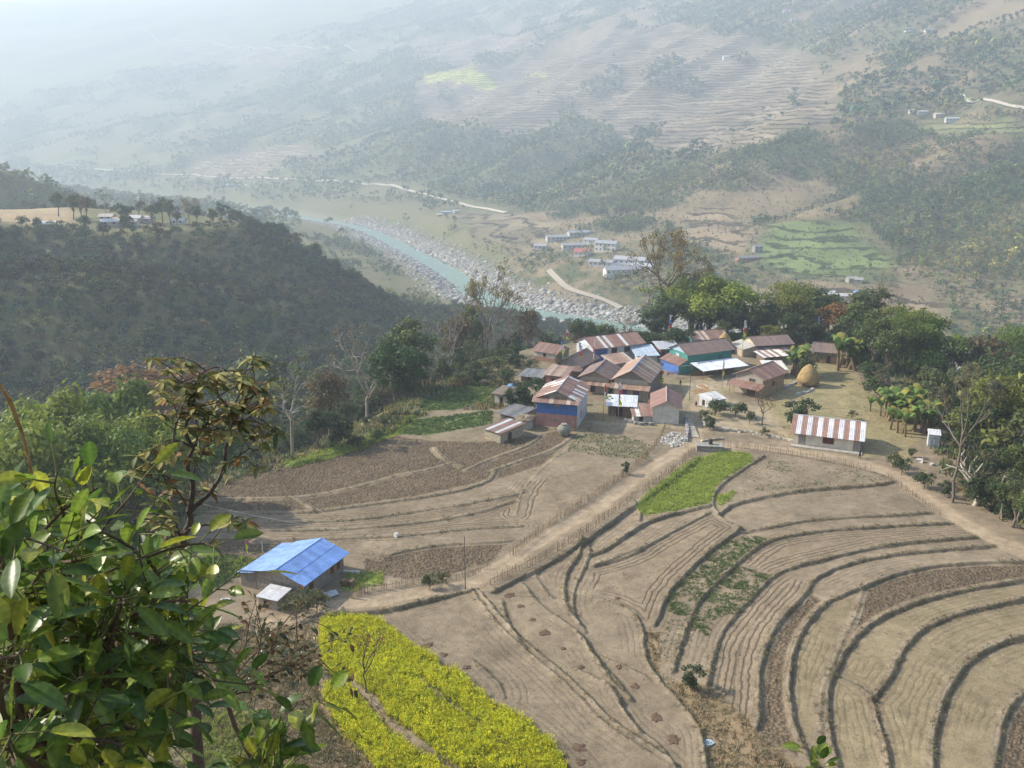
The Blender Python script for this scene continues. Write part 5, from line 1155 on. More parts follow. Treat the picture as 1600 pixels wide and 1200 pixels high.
# tall thin ones on the rim
pd('feath', 760, 408, 262, 'feathery_tree', 'tall thin feathery tree standing against the turquoise river', sx=.62)
pd('umb', 1048, 360, 275, 'spreading_tree', 'tall spreading brown crowned tree rising above the village woods', sx=.62)
rim = [('bare1',700,478,255),('brn1',715,490,262),('mid1',735,476,285),('bare1',790,470,265),('bare2',810,500,262),('brn1',825,478,270),('bare1',838,498,262),('mid2',852,505,275),('bare2',775,505,255),('thin1',690,520,240),('thin1',672,545,232),('bare1',660,530,236),
       ('bush1',730,530,240),('bush1',700,550,228),('bush1',760,540,238),('thin1',745,520,245),('bush3',800,520,262),('bush1',782,535,245),('bare1',895,500,275),('mid1',925,500,272),('brn1',905,510,268),('bare1',955,508,275),('thin1',980,500,278),('bush3',940,512,270),('bush1',865,520,262)]
for i,(k,x,y,d) in enumerate(rim): pd(k, x, y, d, 'rim_tree', 'thin twiggy tree along the back rim of the fields left of the village', 'tree', 'trees along the back rim left of the village', .62)
wood = [('dark2',1030,462,272),('dark1',1050,470,262),('plume1',1112,428,275),('dark2',1100,470,285),('bam1',1085,440,290),('dark1',1140,480,270),('dark3',1165,485,268),('mid1',1190,480,275),('dark2',1215,470,285),('mid2',1240,445,285),('dark1',1285,455,275),('dark2',1300,462,270),
        ('mid1',1262,470,290),('dark3',1175,470,290),('yel1',1205,508,262),('bush3',1020,490,266),('oran1',1325,470,262),('mid2',1362,436,268),('mid1',1345,475,262),('dark1',1020,500,262),('dark1',1240,490,268),('bush1',1150,515,262),('bush1',1225,515,258),('yel1',1420,478,250),
        ('bare1',985,485,290),('bam3',1240,450,292),('mid1',1130,500,262),('dark3',1265,500,262)]
for i,(k,x,y,d) in enumerate(wood): pd(k, x, y, max(248, 240 + (d - 262) * .62 + (14 if y < 475 else 8)), 'wood_tree', 'dense green tree in the dark wood standing behind the village roofs', 'tree', 'trees of the wood behind the village', 1.35)
pd('bare2', 1386, 420, 262, 'dead_tree', 'gnarled dead grey tree sticking out above the right end of the village wood', sx=.6)
for k,x,y,d,l in [('plume2',1455,492,235,'dark green bamboo clump at the right of the village wood'),('bam1',1420,490,232,'lighter bamboo clump left of the dark green bamboo'),('mid1',1375,492,225,'large round bushy tree right of the mud brown house'),('mid1',1400,510,215,'grey green tree behind the banana clump'),
        ('dark3',1345,500,235,'dark narrow tree behind the mud brown house'),('thin1',1380,560,205,'thin pale stemmed tree rising from the banana clump'),('mid2',1470,560,190,'loose grey green tree beside the dark bamboo'),('brn1',1545,520,240,'twiggy brown tree above the right edge woods'),
        ('dark2',1590,540,215,'dark tree at the right edge behind the yellow tinged tree')]:
    pd(k, x, y, d, 'bamboo_clump' if k[:3] in ('bam','plu') else 'broadleaf_tree', l, 'bamboo' if k[:3] in ('bam','plu') else 'tree')
pb('tallr', 1487, 785, 572, 'tall_tree', 'tall crooked half bare tree at the right edge of the yard', sx=.62)
pb('frangi', 1524, 790, 712, 'frangipani_tree', 'white barked leafless tree with stubby branches below the tall crooked tree', sx=1.2)
rw = [('yel1',1560,600,175),('yel1',1590,585,165),('mid1',1530,620,180),('dark1',1555,640,160),('thin1',1585,650,155),('mid1',1515,660,172),('yel1',1575,600,185),('mid2',1510,560,225),('dark2',1540,550,235),('mid1',1570,560,240),('mid2',1500,600,195),
      ('mid1',1600,690,150),('mid2',1560,710,152),('mid1',1530,735,155),('mid1',1500,700,168),('dark2',1600,560,200),('mid2',1520,700,168),('mid2',1625,620,160),('mid2',1640,600,170),('bam2',1610,520,260),('mid2',1480,640,190),('dark3',1455,600,200),
      ('dark2',1575,740,145),('mid2',1600,730,142),('mid1',1630,760,135),('dark3',1540,690,165),('mid2',1580,690,158)]
for k,x,y,d in rw: pd(k, x, y, d, 'slope_tree', 'green tree in the thick growth on the slope beyond the right hand path', 'tree', 'trees on the slope right of the path')
rs = [('thin1',1565,812,722),('bush3',1540,795,738),('bush3',1512,775,745),('thin1',1590,825,735),('bush1',1445,765,735),('thin1',1530,790,690),('bush3',1575,808,760),('bush3',1475,775,752),('bush3',1552,790,715),('bush1',1600,818,748)]
for k,x,yb,y in rs: pb(k, x, yb, y, 'slope_shrub', 'leafy shrub at the edge of the right hand path', 'shrub', 'shrubs along the right hand path')
bk_ = [('bush3',1005,545,518),('bush1',1030,548,520),('bush3',1060,545,512),('bush3',1190,532,508),('bush1',1215,530,505),('bush3',1240,532,508),('bush3',1262,540,508),('bush1',1290,540,512),('bush3',1320,545,510),('bush3',1345,560,525),('bush1',1355,580,545),('bush3',1365,600,565),('bush1',1075,540,512),('bush3',1340,575,540),('bush1',1012,540,515),('bush3',985,552,525),('bush1',1375,620,585),('bush3',1305,548,518)]
for k,x,yb,y in bk_: pb(k, x, yb, y, 'wood_shrub', 'dark shrub along the back edge of the village under the wood', 'shrub', 'shrubs along the back edge of the village', 1.5)
# bananas
for i,(k,x,yb,y) in enumerate([('ban1',1388,655,588),('ban2',1410,660,602),('ban3',1372,648,606),('ban1',1426,660,592),('ban3',1440,652,584),('ban3',1397,670,622),('ban1',1448,668,606),('ban3',1420,677,626),('ban3',1364,640,612),('ban1',1436,676,612),('ban3',1404,648,594)]):
    pb(k, x, yb, y, 'banana_plant', 'banana plant in the big clump at the right side of the yard', 'banana plant', 'banana clump beside the yard', 1.2)
for k,x,yb,y,l in [('ban3',1322,575,505,'tall banana plant at the right end of the mud brown house'),('ban1',1242,585,528,'banana plant with yellow leaf left of the big haystack'),('ban2',1250,582,532,'banana plant with dry hanging leaves close to the big haystack'),('ban1',1210,535,500,'banana plants behind the dark blue house'),('ban2',1328,578,515,'second banana plant with dry stem at the right end of the mud brown house'),('ban3',958,640,612,'banana plant at the corner of the tarpaulin shelter')]:
    pb(k, x, yb, y, 'banana_plant', l, 'banana plant', None, 1.1)
# village bushes
for k,x,yb,y,n,l,c,sx in [('bush3',1250,668,624,'bush','round dark bush behind the striped roof house','bush',1.2),('bush1',1238,670,640,'bush','lighter bush left of the round dark bush','bush',.9),('young',1191,664,612,'young_tree','young bare reddish tree in the vegetable garden','tree',.9),
        ('bush3',828,640,592,'broadleaf_tree','rounded green tree left of the blue and pink fronted house','tree',1.15),('bush3',806,640,604,'bush','green bush in front of the haystack with the blue tarpaulin','bush',1.0),('bush1',1262,590,545,'bush','thin yellow green shrub behind the big haystack','bush',.8),
        ('bush2',1330,655,640,'bush','small yellow green bush alone on the yard behind the striped roof house','bush',.8),('bush2',1195,682,668,'bush','yellow grass tuft bush behind the low dry stone wall','bush',.9),('bush1',1120,650,622,'bush','grey green garden bush beside the tiny tin hut','bush',1.2),('bush1',1150,652,626,'bush','grey garden bush left of the young bare tree','bush',1.2),
        ('bush3',1108,670,652,'bush','low dark vegetable clump inside the corner of the dry stone wall','bush',1.2),('bush1',1172,663,640,'bush','green tuft left of the young bare tree','bush',.7),('bush3',977,740,722,'bush','small green bush on the upper fence of the sloping path','bush',.8),
        ('young',571,1082,990,'bare_sapling','small dark leafless sapling in the yellow mustard field','tree',.6),('bush3',1082,1075,1040,'bush','bright green leafy bush at the foot of the bean terraces','bush',1.0),('bush1',1410,742,712,'bush','dry bush by the bend of the right hand path','bush',.9),
        ('bush2',1395,730,706,'bush','pale shrub below the yard right of the striped roof house','bush',.8),('bush3',1425,715,700,'bush','dark low bush left of the latrine hut','bush',.9),('thin1',870,590,545,'slim_tree','thin yellow green tree right of the small white house at the left','tree',.6),
        ('bush1',672,920,895,'bush','dry leafy shrub on the fence near the thin dark metal pole','bush',.8),('bush2',690,915,893,'bush','brown shrub nearest the thin dark metal pole','bush',.8),('bush2',495,958,925,'bush','reddish shrub at the front corner of the blue roofed house','bush',1.0),('bush2',460,962,930,'bush','brown shrub in front of the blue roofed house','bush',1.0)]:
    pb(k, x, yb, y, n, l, c, None, sx)
bl = [(735,590,562),(750,600,575),(765,585,560),(780,580,555),(795,572,548),(720,600,580),(790,600,575),(810,575,555),(825,580,560),(770,560,540),(805,556,538),(745,570,548),(590,690,672),(855,620,600),(1100,655,640),(560,700,680)]
for i,(x,yb,y) in enumerate(bl): pb(('bush1','bush3','bush2')[i % 3], x, yb, y, 'garden_bush', 'green or yellowish bush on the overgrown ground left of the village', 'bush', 'bushes on the overgrown ground left of the village', 1.3)
sb = [(560,650,628),(585,640,615),(540,672,650),(600,665,648),(530,640,600),(550,625,585),(470,705,690),(575,665,650),(615,655,640),(650,610,590),(665,600,575),(520,610,570),(545,600,560),(590,610,590)]
for i,(x,yb,y) in enumerate(sb): pb(('bush1','bush3','bush2')[i % 3], x, yb, y, 'slope_bush', 'shrub on the rough slope below the lime green strip', 'bush', 'shrubs on the rough left slope', 1.2)
# ---------------------------------------------------------------- woods
def scatter(rg, tpls, X, Y, Z, Sc, col_k=None, kv=.28):
    """tile template leaf meshes: one merged mesh"""
    parts = []; n = len(X); ti = rg.integers(0, len(tpls), n)
    for k, (V, F, Cc) in enumerate(tpls):
        s = ti == k; m = s.sum()
        if not m: continue
        a = rg.random(m)*6.283; ca, sa = np.cos(a)[:, None], np.sin(a)[:, None]; sc = Sc[s][:, None]
        vx = (V[None, :, 0]*ca - V[None, :, 1]*sa)*sc + X[s][:, None]; vy = (V[None, :, 0]*sa + V[None, :, 1]*ca)*sc + Y[s][:, None]; vz = V[None, :, 2]*sc*(.8+.5*rg.random((m,1))) + Z[s][:, None]
        v = np.stack([vx, vy, vz], -1).reshape(-1, 3); f = (F[None] + (np.arange(m)*len(V))[:, None, None]).reshape(-1, F.shape[1])
        kk = (1 + kv*rg.normal(size=(m, 1, 1))).clip(.45, 1.8); hue = rg.normal(size=(m, 1))*kv*.46
        c = Cc[None]*kk
        c = c*np.stack([1+hue*1.8, 1+hue*.5, 1-hue], -1)
        if col_k is not None: c = c*col_k[s][:, None, :]
        parts.append((v, f, c.reshape(-1, 3)))
    return join(parts)
def ctree(seed, H, cr, ch, n, leaf, col, ncl, var=.35, shell=.4):
    rg = np.random.default_rng(seed); cen = []
    while len(cen) < ncl:
        d = rg.normal(size=3); d /= np.linalg.norm(d); r = rg.random()**.4*.75; cen.append((d[0]*cr*r, d[1]*cr*r, H-ch/2+d[2]*ch/2*r))
    V, F, Cc = leaves(rg, cen, np.full(ncl, cr*.38), n, leaf, col, var, shell=shell, hue=.15)
    tv = tubes_np([(np.array([0,0,-1.]), np.array([0,0,H*.6]), .22, .12, BARK)], 4)
    return join([(V, F, Cc), tv])
rg = np.random.default_rng(99)
# candidate positions on a jittered grid
def cand(x0, x1, y0, y1, st):
    x, y = np.meshgrid(np.arange(x0, x1, st), np.arange(y0, y1, st)); x = x.ravel() + rg.uniform(-.5, .5, x.size)*st; y = y.ravel() + rg.uniform(-.5, .5, y.size)*st
    return x, y
def pix(x, y, z):
    dep = y*cP - z*sP; up = y*sP + z*cP; return 800 + F_*x/dep, 600 - F_*up/dep
F_ = 1350.0
def visible(x, y, z, mar=60):
    px, py = pix(x, y, z); return (px > -mar-60) & (px < 1660+mar) & (py > -120) & (py < 1250)
def occl(x, y, z):                           # is the tree top hidden by the ground
    v = np.ones(len(x), bool)
    for t in np.linspace(.25, .97, 40): v &= ground(x*t, y*t) < z*t + 2
    return v
# hill B + gully: individual trees nearest, the rest one object
x, y = cand(-330, 210, 150, 680, 5.4); sdv = sdpoly(x, y, SHELF); db, _, _, _ = polydist(x, y, HILLB); dpv, _, _, _ = polydist(x, y, PLAT); drr, sgg, _, _ = polydist(x, y, RIVS)
z = ground(x, y)
ok = (sdv > np.where(x < 10, 24, 9)) & (drr > 75) & (sgg < 0) & visible(x, y, z) & ~((dpv < 52) & (db > 30)) & (y > 150)
rim_ = (sdv < 60)
ok &= ~((sdv < 22) & (x > -60) & (rg.random(len(x)) < .5))
# gully behind the shelf: low and thin
near_gap = (x > -75) & (y > 270) & (db > 70)
ok &= ~(near_gap & (rg.random(len(x)) < .68))
x, y, z = x[ok], y[ok], z[ok]; dd = np.hypot(x, y); near_gap = near_gap[ok]
hh = 4.5 + 3*rg.random(len(x)) + 7*fbm(x/22, y/22, 500, 2)*rg.random(len(x))**.6; hh = np.where(near_gap, hh*.55, hh)
vis = occl(x, y, z + hh); x, y, z, dd, hh, near_gap = x[vis], y[vis], z[vis], dd[vis], hh[vis], near_gap[vis]
order = np.argsort(dd/hh); IND = order[:230]; REST = order[230:]
for i in IND:
    k = ('dark1','dark2','dark3','mid1','dark1','brn1','dark2','mid2')[rg.integers(0, 8)] if not near_gap[i] else ('thin1','bare1','bush1','mid1','brn1')[rg.integers(0, 5)]
    plant(k, (x[i], y[i], z[i]-.4), hh[i], rg.random()*6.28, 'hillside_tree', 'tree in the shaded wood filling the gully and the hill at the left', 'tree', 'trees of the shaded left wood', 1.0)
fcol = (.042,.066,.028)
FT = [ctree(200+i, 10, 3.9, 7.0, 330, .85, tuple(v*1.3 for v in c), 16) for i, c in enumerate([fcol, (.05,.075,.03), (.038,.055,.03), (.075,.095,.035), (.09,.08,.045)])]
V, F2, Cc = scatter(rg, FT, x[REST], y[REST], z[REST]-.5, hh[REST]/10)
tag(np_mesh('wooded_hillside', V, F2, Cc, M['farleaf']), 'dense dark wood covering the shaded hill at the left', 'woodland', None, 'stuff')
# plateau trees behind hill B
pt = [(105,262,'mid1',600),(130,300,'brn1',590),(155,250,'pale1',640),(212,292,'thin1',600),(222,288,'thin1',605),(247,283,'dark1',600),(262,300,'mid1',590),(290,290,'umb',600),(85,290,'mid1',620),(305,315,'mid2',585),(120,292,'mid1',600),(235,318,'mid1',585),(190,318,'bush3',580),
      (60,350,'dark2',560),(20,345,'dark1',560),(-10,350,'dark2',560),(130,335,'mid1',560),(330,325,'mid1',570),(345,335,'thin1',560),(275,330,'dark1',570),(460,335,'brn1',620),(490,350,'mid1',600),(520,368,'mid2',590),(440,345,'dark1',600),(550,380,'dark1',580),(400,345,'mid1',600),(245,345,'brn1',540)]
for px, py, k, d in pt:
    loc, h = D_(px, py, d)
    plant(k, loc, min(h, 16), rr.random()*6.28, 'plateau_tree', 'tree standing around the small hamlet on top of the left hill', 'tree', 'trees around the left hamlet', 1.0)
# far slope
wd = {0: [], 1: []}
def farwood(st, r0, r1, name, label, tp, hmin, hmax, thr):
    x, y = cand(-3400 if r1 > 1500 else -1100, 2400 if r1 > 1500 else 1150, 480, r1, st); r = np.hypot(x, y); z = ground(x, y)
    drr, sgg, _, _ = polydist(x, y, RIVS)
    nn = fbm(x/70, y/70, 301, 4)*.55 + fbm(x/260, y/260, 302, 3)*.45
    px, py = pix(x, y, z)
    t_ = thr - .10*sst(1150, 1500, px) + .06*sst(330, 260, py)*sst(900, 300, px) - .05*((px > 620) & (px < 1200) & (py > 200) & (py < 300))
    deE, _, _, _ = polydist(x, y, HILLE); hE = (deE < 170) & (rg.random(len(x)) < .6)
    ok = (r > r0) & (r < r1) & visible(x, y, z, 20) & ((nn > t_ - .07*rg.random(len(x))) | hE) & ((drr > 58) | (sgg < 0) & (drr > 90)) & ((sgg > 0) | (y > 660))
    ok &= ~((sgg < 0) & (y < 720) & (x < 60))
    dpv, _, _, _ = polydist(x, y, PLAT); ok &= ~(dpv < 75)
    ok &= ~((drr < 190) & (rg.random(len(x)) < .55))
    inw = np.zeros(len(x), bool)
    for cx, cy, ax, ay in ((1040,120,34,26),(1075,140,30,14),(940,140,34,16),(960,125,14,20),(885,178,12,22),(1160,95,18,10),(1130,50,26,9),(1010,215,26,8),(760,95,22,10),(700,150,14,10),(1240,160,8,14)): inw |= ((px-cx)/ax)**2 + ((py-cy)/ay)**2 < .6 + .8*rg.random(len(x))
    ok |= inw & (r > r0) & (r < r1) & (sgg > 0)
    for P in FARFW: ok &= ~((sdpoly(x, y, P) < 8) & (rg.random(len(x)) < .985) & ~inw)
    for P in ROADW: dR, _, _, _ = polydist(x, y, P); ok &= ~(dR < 16)
    for cx, cy, w, h in ((945,395,75,30),(1180,400,22,14)): ok &= ~((np.abs(px-cx) < w*1.1) & (np.abs(py-cy-6) < h*1.2) & (rg.random(len(x)) < .88))
    x, y, z = x[ok], y[ok], z[ok]; hh = rg.uniform(hmin, hmax, len(x))*(.45+1.1*fbm(x/45, y/45, 5, 3)); v = occl(x, y, z+hh); x, y, z, hh = x[v], y[v], z[v], hh[v]
    ck = np.stack([1 + .5*sst(.45,.7,fbm(x/120, y/120, 77, 3)), 1 + .3*sst(.45,.7,fbm(x/120, y/120, 77, 3)), np.ones(len(x))], -1)
    V, F2, Cc = scatter(rg, tp, x, y, z-.5, hh/10, ck, .20); print(name, len(x), len(F2))
    tag(np_mesh(name, V, F2, Cc, M['farleaf']), label, 'woodland', None, 'stuff')
cols = [(.06,.085,.034), (.05,.072,.032), (.08,.105,.04), (.10,.095,.045), (.105,.13,.045), (.048,.066,.032)]
FW1 = [ctree(300+i, 10, 4.2, 7.8, 110, 1.35, tuple(v*1.7 for v in c), 12, .3, .45) for i, c in enumerate(cols)]
FW2 = [ctree(320+i, 10, 4.6, 7.5, 44, 2.4, tuple(v*1.6 for v in c), 6, .3, .3) for i, c in enumerate(cols)]
farwood(5.5, 500, 1300, 'near_valley_woodland', 'patchy green woodland and scrub on the sunny slope across the river', FW1, 4, 11, .47)
farwood(12.0, 1300, 4300, 'far_valley_woodland', 'hazy woodland patches high on the far valley side', FW2, 9, 18, .485)
# shrubs, grass and dry scrub on far slope low
x, y = cand(-1000, 1100, 560, 1150, 6.5); z = ground(x, y); drr, sgg, _, _ = polydist(x, y, RIVS); ok = (sgg > 0) & (drr > 60) & visible(x, y, z, 0) & (rg.random(len(x)) < .5)
x, y, z = x[ok], y[ok], z[ok]
SC = [ctree(340+i, 10, 6, 8, 22, 3.0, c, 5) for i, c in enumerate([(.13,.12,.05), (.09,.10,.045), (.17,.13,.07)])]
V, F2, Cc = scatter(rg, SC, x, y, z-.3, rg.uniform(.12, .38, len(x))); tag(np_mesh('valley_scrub', V, F2, Cc, M['farleaf']), 'dry scrub dotted over the lower slope across the river', 'scrub', None, 'stuff')
# the wide belt on the near bank behind the shelf
x, y = cand(-90, 420, 262, 700, 7); z = ground(x, y); sdv = sdpoly(x, y, SHELF); drr, sgg, _, _ = polydist(x, y, RIVS)
ok = (sdv > 14) & (sgg < 0) & (drr > 60) & visible(x, y, z, 30) & (rg.random(len(x)) < np.where(x > 130, .8, .35)); x, y, z = x[ok], y[ok], z[ok]
hh = rg.uniform(5, 11, len(x)); v = occl(x, y, z+hh); x, y, z, hh = x[v], y[v], z[v], hh[v]
V, F2, Cc = scatter(rg, FT, x, y, z-.5, hh/10); tag(np_mesh('riverside_woodland', V, F2, Cc, M['farleaf']), 'broken woodland on the near bank behind the village', 'woodland', None, 'stuff')
# boulders along the river
def boulder_tpl(seed):
    r = np.random.default_rng(seed); b = []
    V = np.array([(x, y, z) for z in (-.6, .1, .6) for x, y in ((-1,-1),(1,-1),(1,1),(-1,1))], float); V[:, :2] *= np.repeat([.8, 1.0, .55], 4)[:, None]; V += r.uniform(-.25, .25, V.shape)
    F = [(0,1,5,4),(1,2,6,5),(2,3,7,6),(3,0,4,7),(4,5,9,8),(5,6,10,9),(6,7,11,10),(7,4,8,11),(8,9,10,11)]
    return V, np.array(F), np.tile((.40,.39,.37), (12, 1))
n = 42000; seg = RIVS; acc = np.array(seg); k = rg.integers(8, len(acc)-22, n*2); t = rg.random((n*2, 1)); base_ = acc[k]*(1-t) + acc[np.minimum(k+1, len(acc)-1)]*t
d_ = acc[np.minimum(k+1, len(acc)-1)] - acc[k]; L_ = np.linalg.norm(d_, axis=1); keep = rg.random(n*2) < np.clip(L_/90, .05, 1); base_, d_, L_ = base_[keep], d_[keep], L_[keep]
nn_ = np.stack([-d_[:, 1], d_[:, 0]], 1)/L_[:, None]; off = (16 + np.abs(rg.normal(size=len(d_)))*15)*np.where(rg.random(len(d_)) < .5, 1, -1)*np.where(rg.random(len(d_)) < .06, .6, 1); q = base_ + nn_*off[:, None]
x, y = q[:, 0], q[:, 1]; x = x + rg.normal(size=len(x))*3; z = ground(x, y); ok = visible(x, y, z, 0) & (z < -138); x, y, z = x[ok], y[ok], z[ok]; v = occl(x, y, z+2); x, y, z = x[v], y[v], z[v]
s = .35 + rg.exponential(.42, len(x)); V, F2, Cc = scatter(rg, [boulder_tpl(i) for i in range(5)], x, y, z, s.clip(.35, 3.2)); Cc = Cc.mean(1, keepdims=True)*np.array([[.84, .80, .73]]); Cc = np.clip(Cc, .14, .50)
tag(np_mesh('river_boulders', V, F2, Cc, M['stone']), 'pale boulders heaped along both banks of the river', 'boulders', None, 'stuff'); print('boulders', len(x))
# ---------------------------------------------------------------- far buildings
def far_house(px, py, L, ang, label, roof=(.36,.36,.37), wall=(.62,.60,.56), d=6, wh=3.2, rh=1.4, storeys=1, n=None, lift=0, name='far_house'):
    p = at(px, py); t = thing(name, label, 'building', (p[0], p[1], p[2]), R(ang), 'buildings across the valley')
    wh = wh*storeys; b = MB(); b.box((-L/2,-d/2,-2.5),(L/2,d/2,wh), wall); b.face([(-L/2,d/2,wh),(-L/2,0,wh+rh-.05),(-L/2,-d/2,wh)], wall); b.face([(L/2,-d/2,wh),(L/2,0,wh+rh-.05),(L/2,d/2,wh)], wall); b.build('wall', M['paint'], t)
    b = MB(); o = .6; e = wh - rh*o/(d/2)
    for s in (-1, 1):
        q = [(-L/2-o, s*(d/2+o), e+.06),(L/2+o, s*(d/2+o), e+.06),(L/2+o,0,wh+rh+.06),(-L/2-o,0,wh+rh+.06)]; b.slab(q if s < 0 else q[::-1], .12, roof)
    b.build('roof', M['tin'], t)
    if 'school' in label: t.scale = (1.2, 1.2, 1.35)
    n = n if n is not None else max(1, int(L/4))
    for s in range(storeys):
        for i in range(n):
            x = -L/2 + L*(i+.5)/n; z0 = s*3.2+1.0; b = MB(); b.box((x-.6,-d/2-.06,z0),(x+.6,-d/2+.02,z0+1.3),(.06,.07,.09)); b.build('window', M['paint'], t)
    return t
SL = (.34,.34,.36)
for a in [(845,389,12,-20,'small grey roofed building at the left end of the riverside school'),(872,375,24,12,'long grey roofed building at the back left of the riverside school',SL,(.5,.5,.48),8),(907,368,26,15,'long grey roofed building furthest back in the riverside school',SL,(.5,.5,.48),8),
          (896,388,22,10,'grey roofed classroom behind the red roofed school house',SL,(.55,.54,.5),8),(925,380,14,-35,'grey gabled school block turned sideways above the two storey one',SL,(.6,.6,.57),9),(948,392,20,-30,'two storey cream school block with grey roof',SL,(.66,.64,.58),9,3.2,1.8,2),(910,399,13,-25,'white school house with a red roof',(.42,.12,.12),(.68,.66,.62),9,3.2,2.2),
          (940,415,20,-25,'grey roofed school wing left of the white courtyard wing',SL,(.6,.58,.54),8),(975,427,32,12,'long grey roofed front wing of the riverside school',SL,(.64,.64,.62),9,3.4,2.0),(985,412,26,-25,'white trimmed wing right at the back of the school courtyard',(.42,.42,.44),(.68,.68,.66),8,3.4,2),(1005,421,18,-35,'white wing at the right end of the riverside school',(.40,.41,.44),(.66,.66,.66),8),
          (958,422,14,60,'short linking wing on the left side of the school courtyard',SL,(.6,.6,.58),7),
          (1168,407,24,20,'long low reddish house below the green terraces',(.24,.22,.21),(.36,.20,.15),7),(1183,394,8,10,'small stone house above the long reddish house',(.24,.23,.22),(.3,.28,.25),7,3,1.5,2),
          (1330,440,8,10,'left roofless stone ruin under the green terraces',(.35,.33,.3),(.36,.34,.3)),(1341,442,6,-20,'right stone ruin under the green terraces',(.35,.33,.3),(.36,.34,.3)),(1318,467,26,-5,'long pale roadside building behind the village wood',(.5,.48,.45),(.5,.42,.33),8),(1344,462,9,0,'bright blue roofed hut behind the village wood',(.16,.30,.6),(.3,.4,.6)),(1295,463,9,0,'pale hut left of the long pale roadside building',(.5,.5,.48)),
          (697,334,16,5,'blue walled house beside the riverside road',(.34,.40,.50),(.25,.42,.62)),(713,332,9,20,'white house right of the blue walled roadside house',(.55,.55,.55)),(687,338,9,10,'pale yellow shed left of the blue walled roadside house',(.5,.46,.36),(.5,.4,.26)),
          (337,293,26,5,'left long blue roofed shed in the hazy valley',(.45,.52,.60),(.5,.5,.5),10),(370,291,50,5,'longer pale roofed shed in the hazy valley',(.50,.54,.58),(.5,.5,.5),10),(322,263,20,0,'left red brown house of the hazy hamlet',(.42,.28,.22)),(340,262,18,10,'middle house of the hazy hamlet',(.45,.4,.35)),(375,268,16,-10,'white house at the right of the hazy hamlet',(.62,.62,.62),(.6,.6,.6)),(352,258,16,0,'brown roofed house behind the hazy hamlet',(.35,.27,.24)),
          (845,70,26,0,'small white house high on the hazy slope',(.6,.6,.6),(.6,.6,.6),12,4),(832,70,16,0,'tiny white hut left of the small white house high on the slope',(.55,.55,.55),(.6,.6,.6),12,4),(1122,27,34,0,'long white building in the upper village',(.55,.56,.58),(.62,.62,.6),12,4,2,1),(1147,47,20,10,'blue and white house below the long white building of the upper village',(.45,.55,.68),(.6,.6,.6),12,5),
          (1229,20,18,0,'left white house at the top edge of the slope',(.55,.5,.5),(.62,.6,.6),10,5),(1243,33,24,0,'pale blue roofed house under the top edge of the slope',(.45,.50,.58),(.5,.5,.5),10,4),(1216,47,26,5,'grey roofed long house in the upper village',(.38,.38,.40),(.45,.42,.4),10,4),(1136,93,20,0,'white two storey house on the terraces',(.50,.5,.5),(.68,.68,.66),10,3.4,2,2),(1098,106,16,0,'red roofed house left of the white two storey house on the terraces',(.42,.17,.14),(.4,.3,.25),10,4),
          (1420,48,14,0,'white house high on the right hand slope',(.55,.55,.56),(.62,.62,.62),10,4),(1450,50,12,0,'small blue roofed hut high on the right hand slope',(.35,.45,.6),(.5,.5,.5),9,4),(1440,178,14,5,'left white roofed house on the right hand slope',(.6,.6,.58),(.5,.48,.44),9),(1467,182,12,0,'middle bright roofed house on the right hand slope',(.66,.64,.60),(.5,.4,.34),8),(1487,189,16,-10,'right grey roofed house on the right hand slope',(.42,.46,.50),(.5,.5,.5),8),(1425,176,9,0,'small cream hut at the left end of the right slope hamlet',(.55,.5,.42)),
          (295,82,30,0,'hazy pale blue roofed house on the upper left fields',(.5,.56,.62),(.55,.55,.55),14,5),(440,74,34,0,'hazy brown roofed hut row on the upper left fields',(.42,.34,.3),(.5,.45,.4),14,5),(370,44,26,0,'faint roof near the top left haze',(.5,.5,.5),(.5,.5,.5),14,5)]: far_house(*a)
for a in [(173,352,10,15,'white roofed house in the hamlet on the left hill',(.62,.61,.60),(.45,.35,.3)),(188,350,9,-20,'brown roofed house in the hamlet on the left hill',(.38,.25,.2),(.5,.4,.33)),(205,352,8,5,'grey hut between the trees of the left hill hamlet',(.40,.38,.36)),(227,347,11,-10,'pale pink roofed house at the right of the left hill hamlet',(.60,.52,.50),(.5,.45,.4)),(213,346,7,0,'tiny white hut in the middle of the left hill hamlet',(.6,.6,.6)),
          (168,344,8,0,'cream house behind the white roofed one on the left hill',(.5,.45,.4)),(75,356,9,10,'small white roof at the near edge of the left hill field',(.6,.6,.6),(.4,.3,.25)),(280,350,8,0,'pale hut half hidden by trees right of the left hill hamlet',(.5,.48,.45)),(318,330,9,0,'thatched hut at the right end of the left hill',(.4,.33,.22),(.4,.33,.25))]:
    h = far_house(*a, d=6, wh=2.6) if len(a) < 8 else far_house(*a)
    h['group'] = 'houses of the left hill hamlet'
